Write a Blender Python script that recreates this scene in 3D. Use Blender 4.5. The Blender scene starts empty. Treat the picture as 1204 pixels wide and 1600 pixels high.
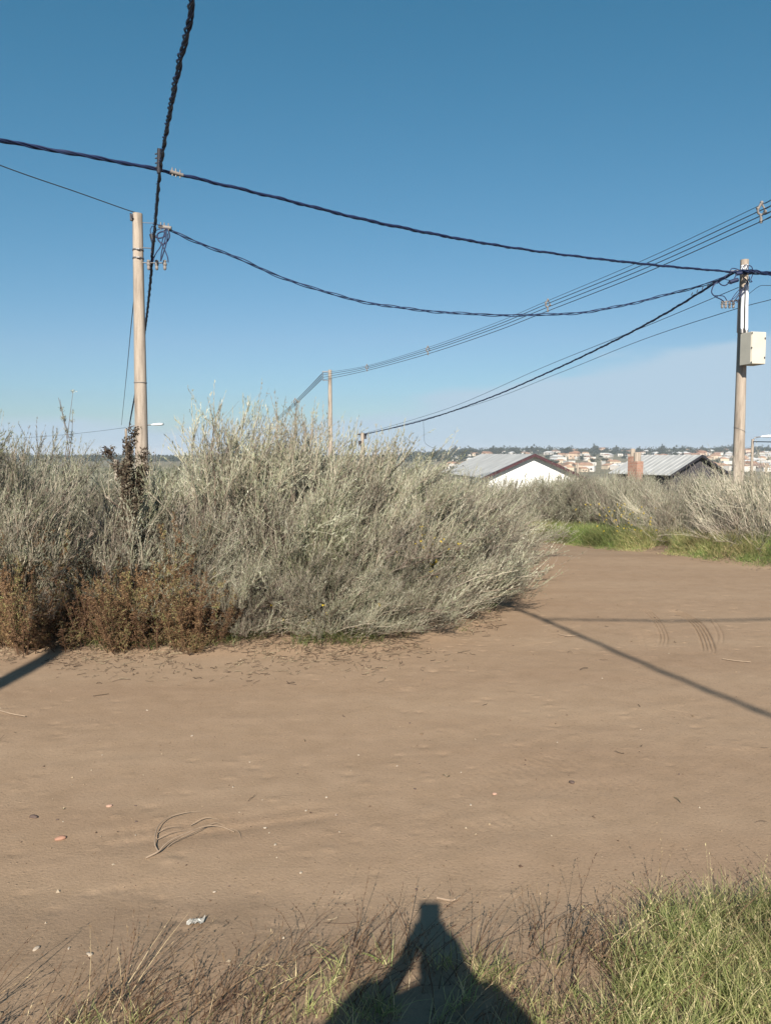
import bpy, math, random
import numpy as np
from mathutils import Vector, Matrix
R = math.radians
random.seed(7); rng = np.random.default_rng(7)
scn = bpy.context.scene
col = scn.collection

# ------------------------------------------------------------------ camera
CAMZ, PITCH, F = 1.6, R(4.3), 1200.0          # F in pixels of the 1204 x 1600 photograph
cam = bpy.data.cameras.new('camera'); camo = bpy.data.objects.new('camera', cam); col.objects.link(camo)
cam.sensor_fit = 'VERTICAL'; cam.sensor_height = 24; cam.lens = 24*F/1600
cam.clip_start = 0.02; cam.clip_end = 20000
camo.location = (0, 0, CAMZ); camo.rotation_euler = (R(90)-PITCH, 0, 0)
scn.camera = camo

# ------------------------------------------------------------------ sun, sky, exposure
SUN_EL, SUN_AZ = R(31.2), R(3.4)              # shadows run away from the camera, 3.4 deg to the right
scn.view_settings.view_transform = 'Standard'; scn.view_settings.look = 'None'
scn.view_settings.exposure = 0.85; scn.view_settings.gamma = 1.0
sun = bpy.data.lights.new('sun', 'SUN'); suno = bpy.data.objects.new('sun', sun); col.objects.link(suno)
sun.energy = 5.0; sun.angle = R(0.5); sun.color = (1.0, 0.92, 0.79)
sd = Vector((math.sin(SUN_AZ)*math.cos(SUN_EL), math.cos(SUN_AZ)*math.cos(SUN_EL), -math.sin(SUN_EL)))
suno.rotation_euler = sd.to_track_quat('-Z', 'Y').to_euler(); suno.location = (0, -20, 20)
world = bpy.data.worlds.new('World'); scn.world = world; world.use_nodes = True

def N(nt, typ, **kw):
    n = nt.nodes.new(typ)
    for k, v in kw.items():
        if k.startswith('i_'):
            n.inputs[k[2:].replace('_', ' ')].default_value = v
        elif k.startswith('n'):
            n.inputs[int(k[1:])].default_value = v
        else: setattr(n, k, v)
    return n
def ramp(nt, stops, interp='LINEAR'):
    r = nt.nodes.new('ShaderNodeValToRGB'); cr = r.color_ramp; cr.interpolation = interp
    while len(cr.elements) < len(stops): cr.elements.new(0.5)
    for e, (p, c) in zip(cr.elements, stops):
        e.position = p; e.color = (*c, 1) if len(c) == 3 else c
    return r

def build_world():
    nt = world.node_tree; nt.nodes.clear(); L = nt.links.new
    out = N(nt, 'ShaderNodeOutputWorld'); bg = N(nt, 'ShaderNodeBackground')
    bg.inputs['Strength'].default_value = 0.0527
    sky = N(nt, 'ShaderNodeTexSky'); sky.sky_type = 'NISHITA'; sky.sun_disc = False
    sky.sun_elevation = SUN_EL
    sky.sun_rotation = math.atan2(-sd.x, -sd.y)
    sky.air_density = 1.0; sky.dust_density = 0.6; sky.ozone_density = 1.6; sky.altitude = 100
    hs = N(nt, 'ShaderNodeHueSaturation'); hs.inputs['Saturation'].default_value = 0.92
    hs.inputs['Hue'].default_value = 0.487
    L(sky.outputs[0], hs.inputs['Color'])
    # the deep teal rendering of this sky: one power curve per channel over the whole dome
    sc = N(nt, 'ShaderNodeSeparateColor'); L(hs.outputs[0], sc.inputs[0]); cc = N(nt, 'ShaderNodeCombineColor')
    for i, (g, a) in enumerate(((1.478, .982), (.914, .785), (.888, .95))):
        p = N(nt, 'ShaderNodeMath', operation='POWER'); q = N(nt, 'ShaderNodeMath', operation='MULTIPLY')
        L(sc.outputs[i], p.inputs[0]); p.inputs[1].default_value = g
        L(p.outputs[0], q.inputs[0]); q.inputs[1].default_value = a*.095**(g-1); last = q.outputs[0]
        if i == 0:                                            # red levels off towards the horizon
            h_ = N(nt, 'ShaderNodeMath', operation='MULTIPLY_ADD'); L(last, h_.inputs[0]); h_.inputs[1].default_value = .5; h_.inputs[2].default_value = 1.5
            mn = N(nt, 'ShaderNodeMath', operation='MINIMUM'); L(last, mn.inputs[0]); L(h_.outputs[0], mn.inputs[1]); last = mn.outputs[0]
        L(last, cc.inputs[i])
    # a thin veil of cloud low on the right
    tc = N(nt, 'ShaderNodeTexCoord'); sep = N(nt, 'ShaderNodeSeparateXYZ'); L(tc.outputs['Generated'], sep.inputs[0])
    az = N(nt, 'ShaderNodeMath', operation='ARCTAN2'); L(sep.outputs['X'], az.inputs[0]); L(sep.outputs['Y'], az.inputs[1])
    mp = N(nt, 'ShaderNodeMapping'); mp.inputs['Scale'].default_value = (3.2, 3.2, 14); L(tc.outputs['Generated'], mp.inputs[0])
    no = N(nt, 'ShaderNodeTexNoise'); no.inputs['Scale'].default_value = 1.3; no.inputs['Detail'].default_value = 6
    no.inputs['Roughness'].default_value = 0.5
    L(mp.outputs[0], no.inputs[0])
    top = N(nt, 'ShaderNodeMapRange'); L(az.outputs[0], top.inputs[0])       # upper edge of the veil rises to the right
    for i, v in ((1, -0.12), (2, 0.42), (3, 0.012), (4, 0.112)): top.inputs[i].default_value = v
    nadd = N(nt, 'ShaderNodeMath', operation='MULTIPLY_ADD'); L(no.outputs[0], nadd.inputs[0])
    nadd.inputs[1].default_value = 0.075; L(top.outputs[0], nadd.inputs[2])
    dif = N(nt, 'ShaderNodeMath', operation='SUBTRACT'); L(nadd.outputs[0], dif.inputs[0]); L(sep.outputs['Z'], dif.inputs[1])
    msk = N(nt, 'ShaderNodeMapRange'); msk.interpolation_type = 'SMOOTHSTEP'; L(dif.outputs[0], msk.inputs[0])
    for i, v in ((1, 0.003), (2, 0.024), (3, 0.0), (4, 0.9)): msk.inputs[i].default_value = v
    mix = N(nt, 'ShaderNodeMix', data_type='RGBA'); L(msk.outputs[0], mix.inputs['Factor'])
    L(cc.outputs[0], mix.inputs['A']); mix.inputs['B'].default_value = (4.95, 6.5, 7.95, 1)
    L(mix.outputs['Result'], bg.inputs['Color']); L(bg.outputs[0], out.inputs['Surface'])
build_world()

# ------------------------------------------------------------------ helpers
def at(px, py, Y):
    """the point on the ray of photograph pixel (px, py) at forward distance Y"""
    r, u = px-602, 800-py
    fwd = F*math.cos(PITCH)+u*math.sin(PITCH); up = u*math.cos(PITCH)-F*math.sin(PITCH)
    s = Y/fwd
    return Vector((r*s, Y, CAMZ+up*s))
def on_ground(px, py):
    r, u = px-602, 800-py
    fwd = F*math.cos(PITCH)+u*math.sin(PITCH); up = u*math.cos(PITCH)-F*math.sin(PITCH)
    s = CAMZ/-up
    for _ in range(6): s = (CAMZ-float(height(r*s, fwd*s)))/-up
    return r*s, fwd*s

def tag(o, label=None, cat=None, group=None, kind=None):
    if label: o['label'] = label
    if cat: o['category'] = cat
    if group: o['group'] = group
    if kind: o['kind'] = kind
    return o
def empty(name, loc=(0, 0, 0), rz=0, label=None, cat=None, group=None):
    o = bpy.data.objects.new(name, None); col.objects.link(o); o.empty_display_size = .1
    o.location = loc; o.rotation_euler = (0, 0, rz); return tag(o, label, cat, group)

def np_mesh(name, V, Fc, mat, parent=None, smooth=False, attrs=None, mats=None, mat_idx=None):
    """V (n,3); Fc (m,k) all faces of the same size; attrs {name: (domain, array)}"""
    V = np.asarray(V, dtype=np.float32); Fc = np.asarray(Fc, dtype=np.int32)
    me = bpy.data.meshes.new(name); m, k = Fc.shape
    me.vertices.add(len(V)); me.vertices.foreach_set('co', V.ravel())
    me.loops.add(m*k); me.loops.foreach_set('vertex_index', Fc.ravel())
    me.polygons.add(m); me.polygons.foreach_set('loop_start', np.arange(0, m*k, k, dtype=np.int32))
    me.polygons.foreach_set('use_smooth', np.full(m, smooth))
    if mats:
        for x in mats: me.materials.append(x)
        me.polygons.foreach_set('material_index', np.asarray(mat_idx, dtype=np.int32))
    else: me.materials.append(mat)
    for an, (dom, arr) in (attrs or {}).items():
        a = me.attributes.new(an, 'FLOAT', dom); a.data.foreach_set('value', np.asarray(arr, dtype=np.float32))
    me.update(calc_edges=True); 
    o = bpy.data.objects.new(name, me); col.objects.link(o); o.parent = parent
    return o

class MB:
    """collects shapes into one mesh"""
    def __init__(s): s.v = []; s.f = []; s.sm = []
    def add(s, vs, fs, M=None, smooth=False):
        b = len(s.v)
        s.v += [(M @ Vector(v)) if M else Vector(v) for v in vs]
        s.f += [tuple(i+b for i in f) for f in fs]; s.sm += [smooth]*len(fs); return s
    def box(s, c, d, M=None, bev=0.0):
        x, y, z = [k/2 for k in d]; cx, cy, cz = c
        vs = [(cx+i*x, cy+j*y, cz+k*z) for i in (-1, 1) for j in (-1, 1) for k in (-1, 1)]
        return s.add(vs, [(0, 1, 3, 2), (4, 6, 7, 5), (0, 4, 5, 1), (2, 3, 7, 6), (0, 2, 6, 4), (1, 5, 7, 3)], M)
    def tube(s, pts, rad, n=8, cap=True):
        pts = [Vector(p) for p in pts]
        if not hasattr(rad, '__len__'): rad = [rad]*len(pts)
        vs = []; fs = []; prev = None
        for i, p in enumerate(pts):
            t = (pts[min(i+1, len(pts)-1)]-pts[max(i-1, 0)]).normalized()
            a = prev if prev else (Vector((0, 0, 1)) if abs(t.z) < .9 else Vector((1, 0, 0)))
            u = (a-t*a.dot(t)).normalized(); w = t.cross(u); prev = u
            for k in range(n):
                an = 2*math.pi*k/n; vs.append(p+(u*math.cos(an)+w*math.sin(an))*rad[i])
        for i in range(len(pts)-1):
            for k in range(n):
                fs.append((i*n+k, i*n+(k+1) % n, (i+1)*n+(k+1) % n, (i+1)*n+k))
        s.add(vs, fs, smooth=True)
        if cap:
            s.add([vs[k] for k in range(n)], [tuple(range(n-1, -1, -1))])
            s.add([vs[-n+k] for k in range(n)], [tuple(range(n))])
        return s
    def lathe(s, prof, c=(0, 0, 0), n=24, M=None):
        vs = []; fs = []
        for r, z in prof:
            for k in range(n):
                a = 2*math.pi*k/n; vs.append((c[0]+r*math.cos(a), c[1]+r*math.sin(a), c[2]+z))
        m = len(prof)
        for i in range(m-1):
            for k in range(n): fs.append((i*n+k, i*n+(k+1) % n, (i+1)*n+(k+1) % n, (i+1)*n+k))
        s.add(vs, fs, M, smooth=True)
        s.add(vs[:n], [tuple(range(n-1, -1, -1))], M); s.add(vs[-n:], [tuple(range(n))], M)
        return s
    def build(s, name, mat, parent=None, bevel=0):
        me = bpy.data.meshes.new(name); me.from_pydata([tuple(v) for v in s.v], [], s.f)
        me.polygons.foreach_set('use_smooth', s.sm); me.materials.append(mat); me.update()
        o = bpy.data.objects.new(name, me); col.objects.link(o); o.parent = parent
        if bevel:
            b = o.modifiers.new('bevel', 'BEVEL'); b.width = bevel; b.segments = 2; b.limit_method = 'ANGLE'
        return o

KIDS = {}
def copy_tree(o, parent=None, ):
    c = o.copy(); col.objects.link(c); c.parent = parent
    for ch in list(o.children): copy_tree(ch, c)
    return c

def spline(pts, n=14):
    P = [Vector(p) for p in pts]; P = [P[0]*2-P[1]]+P+[P[-1]*2-P[-2]]; out = []
    for i in range(1, len(P)-2):
        a, b, c, d = P[i-1:i+3]
        for k in range(n):
            t = k/n
            out.append(.5*((2*b)+(c-a)*t+(2*a-5*b+4*c-d)*t*t+(3*b-a-3*c+d)*t**3))
    out.append(P[-2]); return out
def sag(a, b, s, n=40):
    a, b = Vector(a), Vector(b)
    return [a.lerp(b, k/n)-Vector((0, 0, 4*s*(k/n)*(1-k/n))) for k in range(n+1)]
def resample(pts, step):
    out = [pts[0].copy()]; acc = 0
    for a, b in zip(pts, pts[1:]):
        d = (b-a).length; t = step-acc
        while t <= d: out.append(a.lerp(b, t/d)); t += step
        acc = d-(t-step)
    out.append(pts[-1].copy()); return out

# ------------------------------------------------------------------ value noise and terrain
_G = np.random.default_rng(3).random((256, 256))
def vnoise(x, y):
    x = np.asarray(x, float); y = np.asarray(y, float)
    xi = np.floor(x).astype(int); yi = np.floor(y).astype(int); fx = x-xi; fy = y-yi
    fx = fx*fx*(3-2*fx); fy = fy*fy*(3-2*fy)
    g = lambda a, b: _G[a % 256, b % 256]
    return (g(xi, yi)*(1-fx)+g(xi+1, yi)*fx)*(1-fy)+(g(xi, yi+1)*(1-fx)+g(xi+1, yi+1)*fx)*fy
def fbm(x, y, o=4):
    s = 0; a = 1; t = 0
    for k in range(o): s = s+a*vnoise(x*2**k+17.3*k, y*2**k+5.1*k); t += a; a *= .5
    return s/t-.5
def sstep(a, b, x): t = np.clip((x-a)/(b-a), 0, 1); return t*t*(3-2*t)

# edge of the big thicket (x along, y of its near edge), and its right-hand side
ED_X = np.array([-14, -6, -3.4, -2.0, -1.2, -0.2, 0.55, 1.0, 1.4, 1.75, 2.1, 2.35])
ED_Y = np.array([6.6, 6.3, 6.15, 6.15, 6.15, 6.2, 6.7, 7.5, 8.6, 10.0, 12.0, 14.0])
def thicket_mask(x, y):              # > 0 inside
    e = np.interp(x, ED_X, ED_Y)
    m = y-e+0.22*fbm(x*1.3, y*1.3, 3)
    return np.where(x > 2.35, -1.0, m) * np.where(y > 19, -1, 1)
RX = np.array([2.0, 3.2, 4.1, 5.2, 6.5, 9, 16]); RY = np.array([20.5, 17.4, 13.5, 10.8, 9.6, 8.9, 8.0])
def right_mask(x, y):
    return np.where(x < 2.0, np.where(y > 19, 1.0, -1.0), y-np.interp(x, RX, RY)+0.3*fbm(x*1.1+9, y*1.1, 3))
FYR = np.array([-50, 12, 20, 35, 55, 150, 400, 640, 1000, 1500, 2200, 9000])
FZR = np.array([0, 0, -.5, -2.0, -3.6, -7, -12, -13, -5., 6.5, 8., -30])
FZL = np.array([0, 0, -.5, -2.0, -3.6, -4.6, -6.5, -7.5, -7.0, -4.5, -3, -30])
def height(x, y, fine=True):
    x = np.asarray(x, float); y = np.asarray(y, float)
    yy = np.sqrt(y*y+0.15*x*x)*np.sign(y)
    far = sstep(0.0, 0.16, x/np.maximum(y, 1.0))
    h = np.interp(yy, FYR, FZR)*far+np.interp(yy, FYR, FZL)*(1-far)
    h = h+0.10*sstep(-.25, .6, thicket_mask(x, y))*sstep(19.5, 17, y) + 0.10*sstep(-.2, .9, right_mask(x, y))*sstep(60, 30, y)
    h = h+0.035*sstep(2.75, 2.2, y+0.25*fbm(x*1.1, y*1.1, 2))*sstep(-4, -1, y)
    h = h+0.03*fbm(x*.35, y*.35, 2)*sstep(2.0, 6, y)
    if fine:
        nr = sstep(30, 14, y)
        h = h+nr*(0.005*fbm(x*1.9+3, y*2.6, 4)+0.004*fbm(x*9, y*11, 3))
    return h

# ------------------------------------------------------------------ materials
def new_mat(name):
    m = bpy.data.materials.new(name); m.use_nodes = True; nt = m.node_tree
    b = nt.nodes['Principled BSDF']; return m, nt, b
def simple(name, c, rough=.7, var=.12, scale=8, bump=0.0, bscale=60, metal=0.0):
    m, nt, b = new_mat(name); L = nt.links.new
    b.inputs['Roughness'].default_value = rough; b.inputs['Metallic'].default_value = metal
    b.inputs['Specular IOR Level'].default_value = .3
    tc = N(nt, 'ShaderNodeTexCoord'); no = N(nt, 'ShaderNodeTexNoise'); no.inputs['Scale'].default_value = scale
    no.inputs['Detail'].default_value = 6; L(tc.outputs['Object'], no.inputs[0])
    c0 = [max(0, k*(1-var*1.6)) for k in c]; c1 = [min(1, k*(1+var)) for k in c]
    r = ramp(nt, [(.3, c0), (.7, c1)]); L(no.outputs[0], r.inputs[0]); L(r.outputs[0], b.inputs['Base Color'])
    if bump:
        n2 = N(nt, 'ShaderNodeTexNoise'); n2.inputs['Scale'].default_value = bscale; n2.inputs['Detail'].default_value = 4
        L(tc.outputs['Object'], n2.inputs[0]); bp = N(nt, 'ShaderNodeBump'); bp.inputs['Strength'].default_value = bump
        bp.inputs['Distance'].default_value = .01; L(n2.outputs[0], bp.inputs['Height']); L(bp.outputs[0], b.inputs['Normal'])
    return m

def foliage(name, stops, rough=.6, trans=.25, objvar=.25, patch=None, gain=.62):
    """colour from each leaf's own random 'tint', plus a per-object shift"""
    m, nt, b = new_mat(name); L = nt.links.new
    a = N(nt, 'ShaderNodeAttribute'); a.attribute_name = 'tint'
    r = ramp(nt, [(p, tuple(k*gain for k in c)) for p, c in stops]); L(a.outputs['Fac'], r.inputs[0])
    oi = N(nt, 'ShaderNodeObjectInfo'); mr = N(nt, 'ShaderNodeMapRange'); L(oi.outputs['Random'], mr.inputs[0])
    mr.inputs[3].default_value = 1-objvar; mr.inputs[4].default_value = 1+objvar*.6
    hs = N(nt, 'ShaderNodeHueSaturation'); L(mr.outputs[0], hs.inputs['Value']); L(r.outputs[0], hs.inputs['Color'])
    csrc = hs.outputs[0]
    tc = N(nt, 'ShaderNodeTexCoord'); no = N(nt, 'ShaderNodeTexNoise'); no.inputs['Scale'].default_value = 1.7
    no.inputs['Detail'].default_value = 3
    geo = N(nt, 'ShaderNodeNewGeometry'); L(geo.outputs['Position'], no.inputs[0])
    mx = N(nt, 'ShaderNodeMix', data_type='RGBA', blend_type='MULTIPLY'); mx.inputs['Factor'].default_value = 1
    pr = ramp(nt, [(.38, patch[0] if patch else (.66, .60, .60)), (.60, patch[1] if patch else (1.12, 1.12, 1.05))])
    L(no.outputs[0], pr.inputs[0]); L(csrc, mx.inputs['A']); L(pr.outputs[0], mx.inputs['B']); csrc = mx.outputs['Result']
    L(csrc, b.inputs['Base Color']); b.inputs['Roughness'].default_value = rough; b.inputs['Specular IOR Level'].default_value = .25
    if trans:
        t = N(nt, 'ShaderNodeBsdfTranslucent'); L(csrc, t.inputs[0]); ms = N(nt, 'ShaderNodeMixShader'); ms.inputs[0].default_value = trans
        L(b.outputs[0], ms.inputs[1]); L(t.outputs[0], ms.inputs[2]); L(ms.outputs[0], nt.nodes['Material Output'].inputs['Surface'])
    return m

M = {}
M['silver'] = foliage('silver_leaf', [(0, (.15, .115, .09)), (.14, (.22, .24, .14)), (.40, (.355, .38, .275)), (.74, (.545, .54, .45)), (1, (.80, .785, .69))], gain=.78)
M['greenleaf'] = foliage('grey_green_leaf', [(0, (.10, .12, .07)), (.4, (.22, .26, .15)), (.75, (.36, .39, .25)), (1, (.56, .56, .40))], gain=.72)
M['stem'] = foliage('shrub_stem', [(0, (.10, .07, .06)), (.45, (.24, .195, .16)), (1, (.56, .51, .43))], trans=0, gain=.85)
M['rust'] = foliage('rusty_weed_leaf', [(0, (.14, .08, .05)), (.4, (.33, .20, .11)), (.7, (.46, .32, .18)), (.85, (.43, .39, .19)), (1, (.32, .35, .15))], gain=.74)
M['darkstalk'] = foliage('dark_stalk', [(0, (.06, .04, .03)), (.6, (.16, .12, .09)), (1, (.24, .22, .17))])
M['grass'] = foliage('green_grass', [(0, (.10, .13, .045)), (.5, (.16, .21, .07)), (.8, (.27, .30, .11)), (1, (.42, .38, .20))], rough=.5)
M['ygrass'] = foliage('yellow_green_grass', [(0, (.22, .27, .09)), (.4, (.37, .43, .17)), (.75, (.66, .60, .32)), (1, (.82, .70, .44))], rough=.5, gain=.78, trans=.4)
M['deadgrass'] = foliage('dead_grass', [(0, (.10, .055, .042)), (.5, (.22, .135, .085)), (.8, (.40, .29, .18)), (1, (.62, .50, .33))], trans=.1)
M['bright'] = foliage('bright_green_grass', [(0, (.12, .17, .05)), (.4, (.20, .29, .09)), (.75, (.36, .40, .16)), (1, (.58, .50, .27))], rough=.5, gain=.80, trans=.35)
M['yellow'] = simple('yellow_petal', (.62, .45, .03), .6)
M['farwood'] = foliage('far_tree_leaf', [(0, (.03, .045, .022)), (.6, (.05, .07, .035)), (1, (.085, .10, .05))], trans=.1, patch=((.8, .8, .8), (1.1, 1.1, 1.1)))
M['bark'] = simple('bark', (.12, .09, .07), .9)
M['litter'] = foliage('dry_litter', [(0, (.07, .045, .035)), (.6, (.17, .12, .085)), (1, (.45, .37, .26))], trans=0)
M['cable'] = simple('dark_blue_cable_sheath', (.014, .024, .070), .5, var=.2)
M['wire'] = simple('dark_bare_wire', (.035, .045, .06), .5)
M['iron'] = simple('galvanised_steel', (.20, .19, .19), .45, metal=.6)
M['dark'] = simple('dark_fitting', (.03, .028, .035), .5)
M['spacer'] = simple('pale_plastic_spacer', (.20, .18, .17), .6)
M['pvc'] = simple('white_pvc', (.60, .62, .65), .35, var=.04)
M['boxpaint'] = simple('cream_painted_steel', (.50, .47, .40), .4, var=.04, scale=3)
M['white'] = simple('white_lamp_shell', (.8, .8, .8), .35, var=.03)
M['whitewall'] = simple('white_rendered_wall', (.80, .80, .79), .8, var=.06, scale=1.5)
M['darkwall'] = simple('dark_timber_wall', (.055, .052, .058), .8, var=.35, scale=3)
M['maroon'] = simple('maroon_fascia', (.055, .022, .028), .6)
M['rubber'] = simple('phone_shell', (.02, .02, .022), .4)

def concrete():
    m, nt, b = new_mat('pole_concrete'); L = nt.links.new
    tc = N(nt, 'ShaderNodeTexCoord')
    n1 = N(nt, 'ShaderNodeTexNoise'); n1.inputs['Scale'].default_value = 2.2; n1.inputs['Detail'].default_value = 8
    mp = N(nt, 'ShaderNodeMapping'); mp.inputs['Scale'].default_value = (6, 6, .7); L(tc.outputs['Object'], mp.inputs[0]); L(mp.outputs[0], n1.inputs[0])
    n2 = N(nt, 'ShaderNodeTexNoise'); n2.inputs['Scale'].default_value = 90; n2.inputs['Detail'].default_value = 3; L(tc.outputs['Object'], n2.inputs[0])
    r = ramp(nt, [(.3, (.20, .165, .135)), (.5, (.33, .275, .228)), (.75, (.42, .36, .30))]); L(n1.outputs[0], r.inputs[0])
    r2 = ramp(nt, [(.35, (.78, .78, .78)), (.6, (1, 1, 1))]); L(n2.outputs[0], r2.inputs[0])
    mx = N(nt, 'ShaderNodeMix', data_type='RGBA', blend_type='MULTIPLY'); mx.inputs['Factor'].default_value = .8
    L(r.outputs[0], mx.inputs['A']); L(r2.outputs[0], mx.inputs['B']); L(mx.outputs['Result'], b.inputs['Base Color'])
    b.inputs['Roughness'].default_value = .9
    bp = N(nt, 'ShaderNodeBump'); bp.inputs['Strength'].default_value = .5; bp.inputs['Distance'].default_value = .006
    L(n2.outputs[0], bp.inputs['Height']); L(bp.outputs[0], b.inputs['Normal'])
    return m
M['concrete'] = concrete()

def brick():
    m, nt, b = new_mat('orange_brick'); L = nt.links.new
    tc = N(nt, 'ShaderNodeTexCoord'); bt = N(nt, 'ShaderNodeTexBrick')
    sp = N(nt, 'ShaderNodeSeparateXYZ'); L(tc.outputs['Object'], sp.inputs[0])
    ad = N(nt, 'ShaderNodeMath', operation='ADD'); L(sp.outputs[0], ad.inputs[0]); L(sp.outputs[1], ad.inputs[1])
    cb = N(nt, 'ShaderNodeCombineXYZ'); L(ad.outputs[0], cb.inputs[0]); L(sp.outputs[2], cb.inputs[1]); L(cb.outputs[0], bt.inputs['Vector'])
    bt.inputs['Color1'].default_value = (.27, .115, .075, 1); bt.inputs['Color2'].default_value = (.36, .18, .125, 1)
    bt.inputs['Mortar'].default_value = (.30, .26, .22, 1); bt.inputs['Scale'].default_value = 3.0
    bt.inputs['Mortar Size'].default_value = .03; L(bt.outputs[0], b.inputs['Base Color']); b.inputs['Roughness'].default_value = .9
    return m
M['brick'] = brick()

def tin():
    m, nt, b = new_mat('weathered_zinc_sheet'); L = nt.links.new
    tc = N(nt, 'ShaderNodeTexCoord'); n1 = N(nt, 'ShaderNodeTexNoise'); n1.inputs['Scale'].default_value = 1.3; n1.inputs['Detail'].default_value = 6
    mp = N(nt, 'ShaderNodeMapping'); mp.inputs['Scale'].default_value = (.5, 3, 1); L(tc.outputs['Object'], mp.inputs[0]); L(mp.outputs[0], n1.inputs[0])
    r = ramp(nt, [(.3, (.30, .30, .295)), (.55, (.40, .40, .395)), (.75, (.48, .48, .47))]); L(n1.outputs[0], r.inputs[0])
    L(r.outputs[0], b.inputs['Base Color']); b.inputs['Metallic'].default_value = .1; b.inputs['Roughness'].default_value = .55
    return m
M['tin'] = tin()

def ground_mat():
    m, nt, b = new_mat('dirt'); L = nt.links.new
    tc = N(nt, 'ShaderNodeTexCoord'); P = tc.outputs['Object']
    def noise(s, d=5, ro=.5, vec=None):
        n = N(nt, 'ShaderNodeTexNoise'); n.inputs['Scale'].default_value = s; n.inputs['Detail'].default_value = d
        n.inputs['Roughness'].default_value = ro; L(vec or P, n.inputs[0]); return n.outputs[0]
    mp = N(nt, 'ShaderNodeMapping'); mp.inputs['Scale'].default_value = (.35, 1.6, 1); mp.inputs['Rotation'].default_value = (0, 0, .12); L(P, mp.inputs[0])
    big = noise(.9, 5, .55, mp.outputs[0]); mid = noise(5, 7, .65); fine = noise(70, 5, .7); grit = noise(260, 2, .6)
    r1 = ramp(nt, [(.3, (.266, .184, .124)), (.5, (.284, .201, .137)), (.7, (.306, .220, .151))]); L(big, r1.inputs[0])
    r2 = ramp(nt, [(.3, (.91, .90, .88)), (.62, (1.02, 1.02, 1.02))]); L(mid, r2.inputs[0])
    r3 = ramp(nt, [(.30, (.62, .60, .58)), (.42, (.95, .95, .95)), (.75, (1.10, 1.09, 1.08))]); L(fine, r3.inputs[0])
    def mul(a, c, f=1.0):
        x = N(nt, 'ShaderNodeMix', data_type='RGBA', blend_type='MULTIPLY'); x.inputs['Factor'].default_value = f
        L(a, x.inputs['A']); L(c, x.inputs['B']); return x.outputs['Result']
    c = mul(mul(r1.outputs[0], r2.outputs[0]), r3.outputs[0], .8)
    # verge: soil with litter; fields: brown-green
    va = N(nt, 'ShaderNodeAttribute'); va.attribute_name = 'verge'
    fa = N(nt, 'ShaderNodeAttribute'); fa.attribute_name = 'field'
    rv = ramp(nt, [(.35, (.11, .075, .05)), (.6, (.23, .165, .112))]); L(noise(22, 6, .7), rv.inputs[0])
    x1 = N(nt, 'ShaderNodeMix', data_type='RGBA'); L(va.outputs['Fac'], x1.inputs['Factor']); L(c, x1.inputs['A']); L(rv.outputs[0], x1.inputs['B'])
    rf = ramp(nt, [(.3, (.10, .10, .055)), (.5, (.17, .15, .10)), (.7, (.23, .20, .14))]); L(noise(.05, 9, .7), rf.inputs[0])
    x2 = N(nt, 'ShaderNodeMix', data_type='RGBA'); L(fa.outputs['Fac'], x2.inputs['Factor']); L(x1.outputs['Result'], x2.inputs['A']); L(rf.outputs[0], x2.inputs['B'])
    L(x2.outputs['Result'], b.inputs['Base Color']); b.inputs['Roughness'].default_value = .95; b.inputs['Specular IOR Level'].default_value = .12
    # relief
    vo = N(nt, 'ShaderNodeTexVoronoi'); vo.inputs['Scale'].default_value = 26; L(P, vo.inputs['Vector'])
    cl = ramp(nt, [(.0, (1, 1, 1)), (.16, (0, 0, 0))]); L(vo.outputs['Distance'], cl.inputs[0])
    sel = ramp(nt, [(.55, (0, 0, 0)), (.68, (1, 1, 1))]); L(noise(3, 3), sel.inputs[0])
    clod = mul(cl.outputs[0], sel.outputs[0])
    b1 = N(nt, 'ShaderNodeBump'); b1.inputs['Strength'].default_value = .25; b1.inputs['Distance'].default_value = .012; L(mid, b1.inputs['Height'])
    b2 = N(nt, 'ShaderNodeBump'); b2.inputs['Strength'].default_value = .65; b2.inputs['Distance'].default_value = .005; L(fine, b2.inputs['Height']); L(b1.outputs[0], b2.inputs['Normal'])
    b3 = N(nt, 'ShaderNodeBump'); b3.inputs['Strength'].default_value = .4; b3.inputs['Distance'].default_value = .0015; L(grit, b3.inputs['Height']); L(b2.outputs[0], b3.inputs['Normal'])
    b4 = N(nt, 'ShaderNodeBump'); b4.inputs['Strength'].default_value = .6; b4.inputs['Distance'].default_value = .006; L(clod, b4.inputs['Height']); L(b3.outputs[0], b4.inputs['Normal'])
    L(b4.outputs[0], b.inputs['Normal'])
    return m
M['ground'] = ground_mat()

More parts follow.
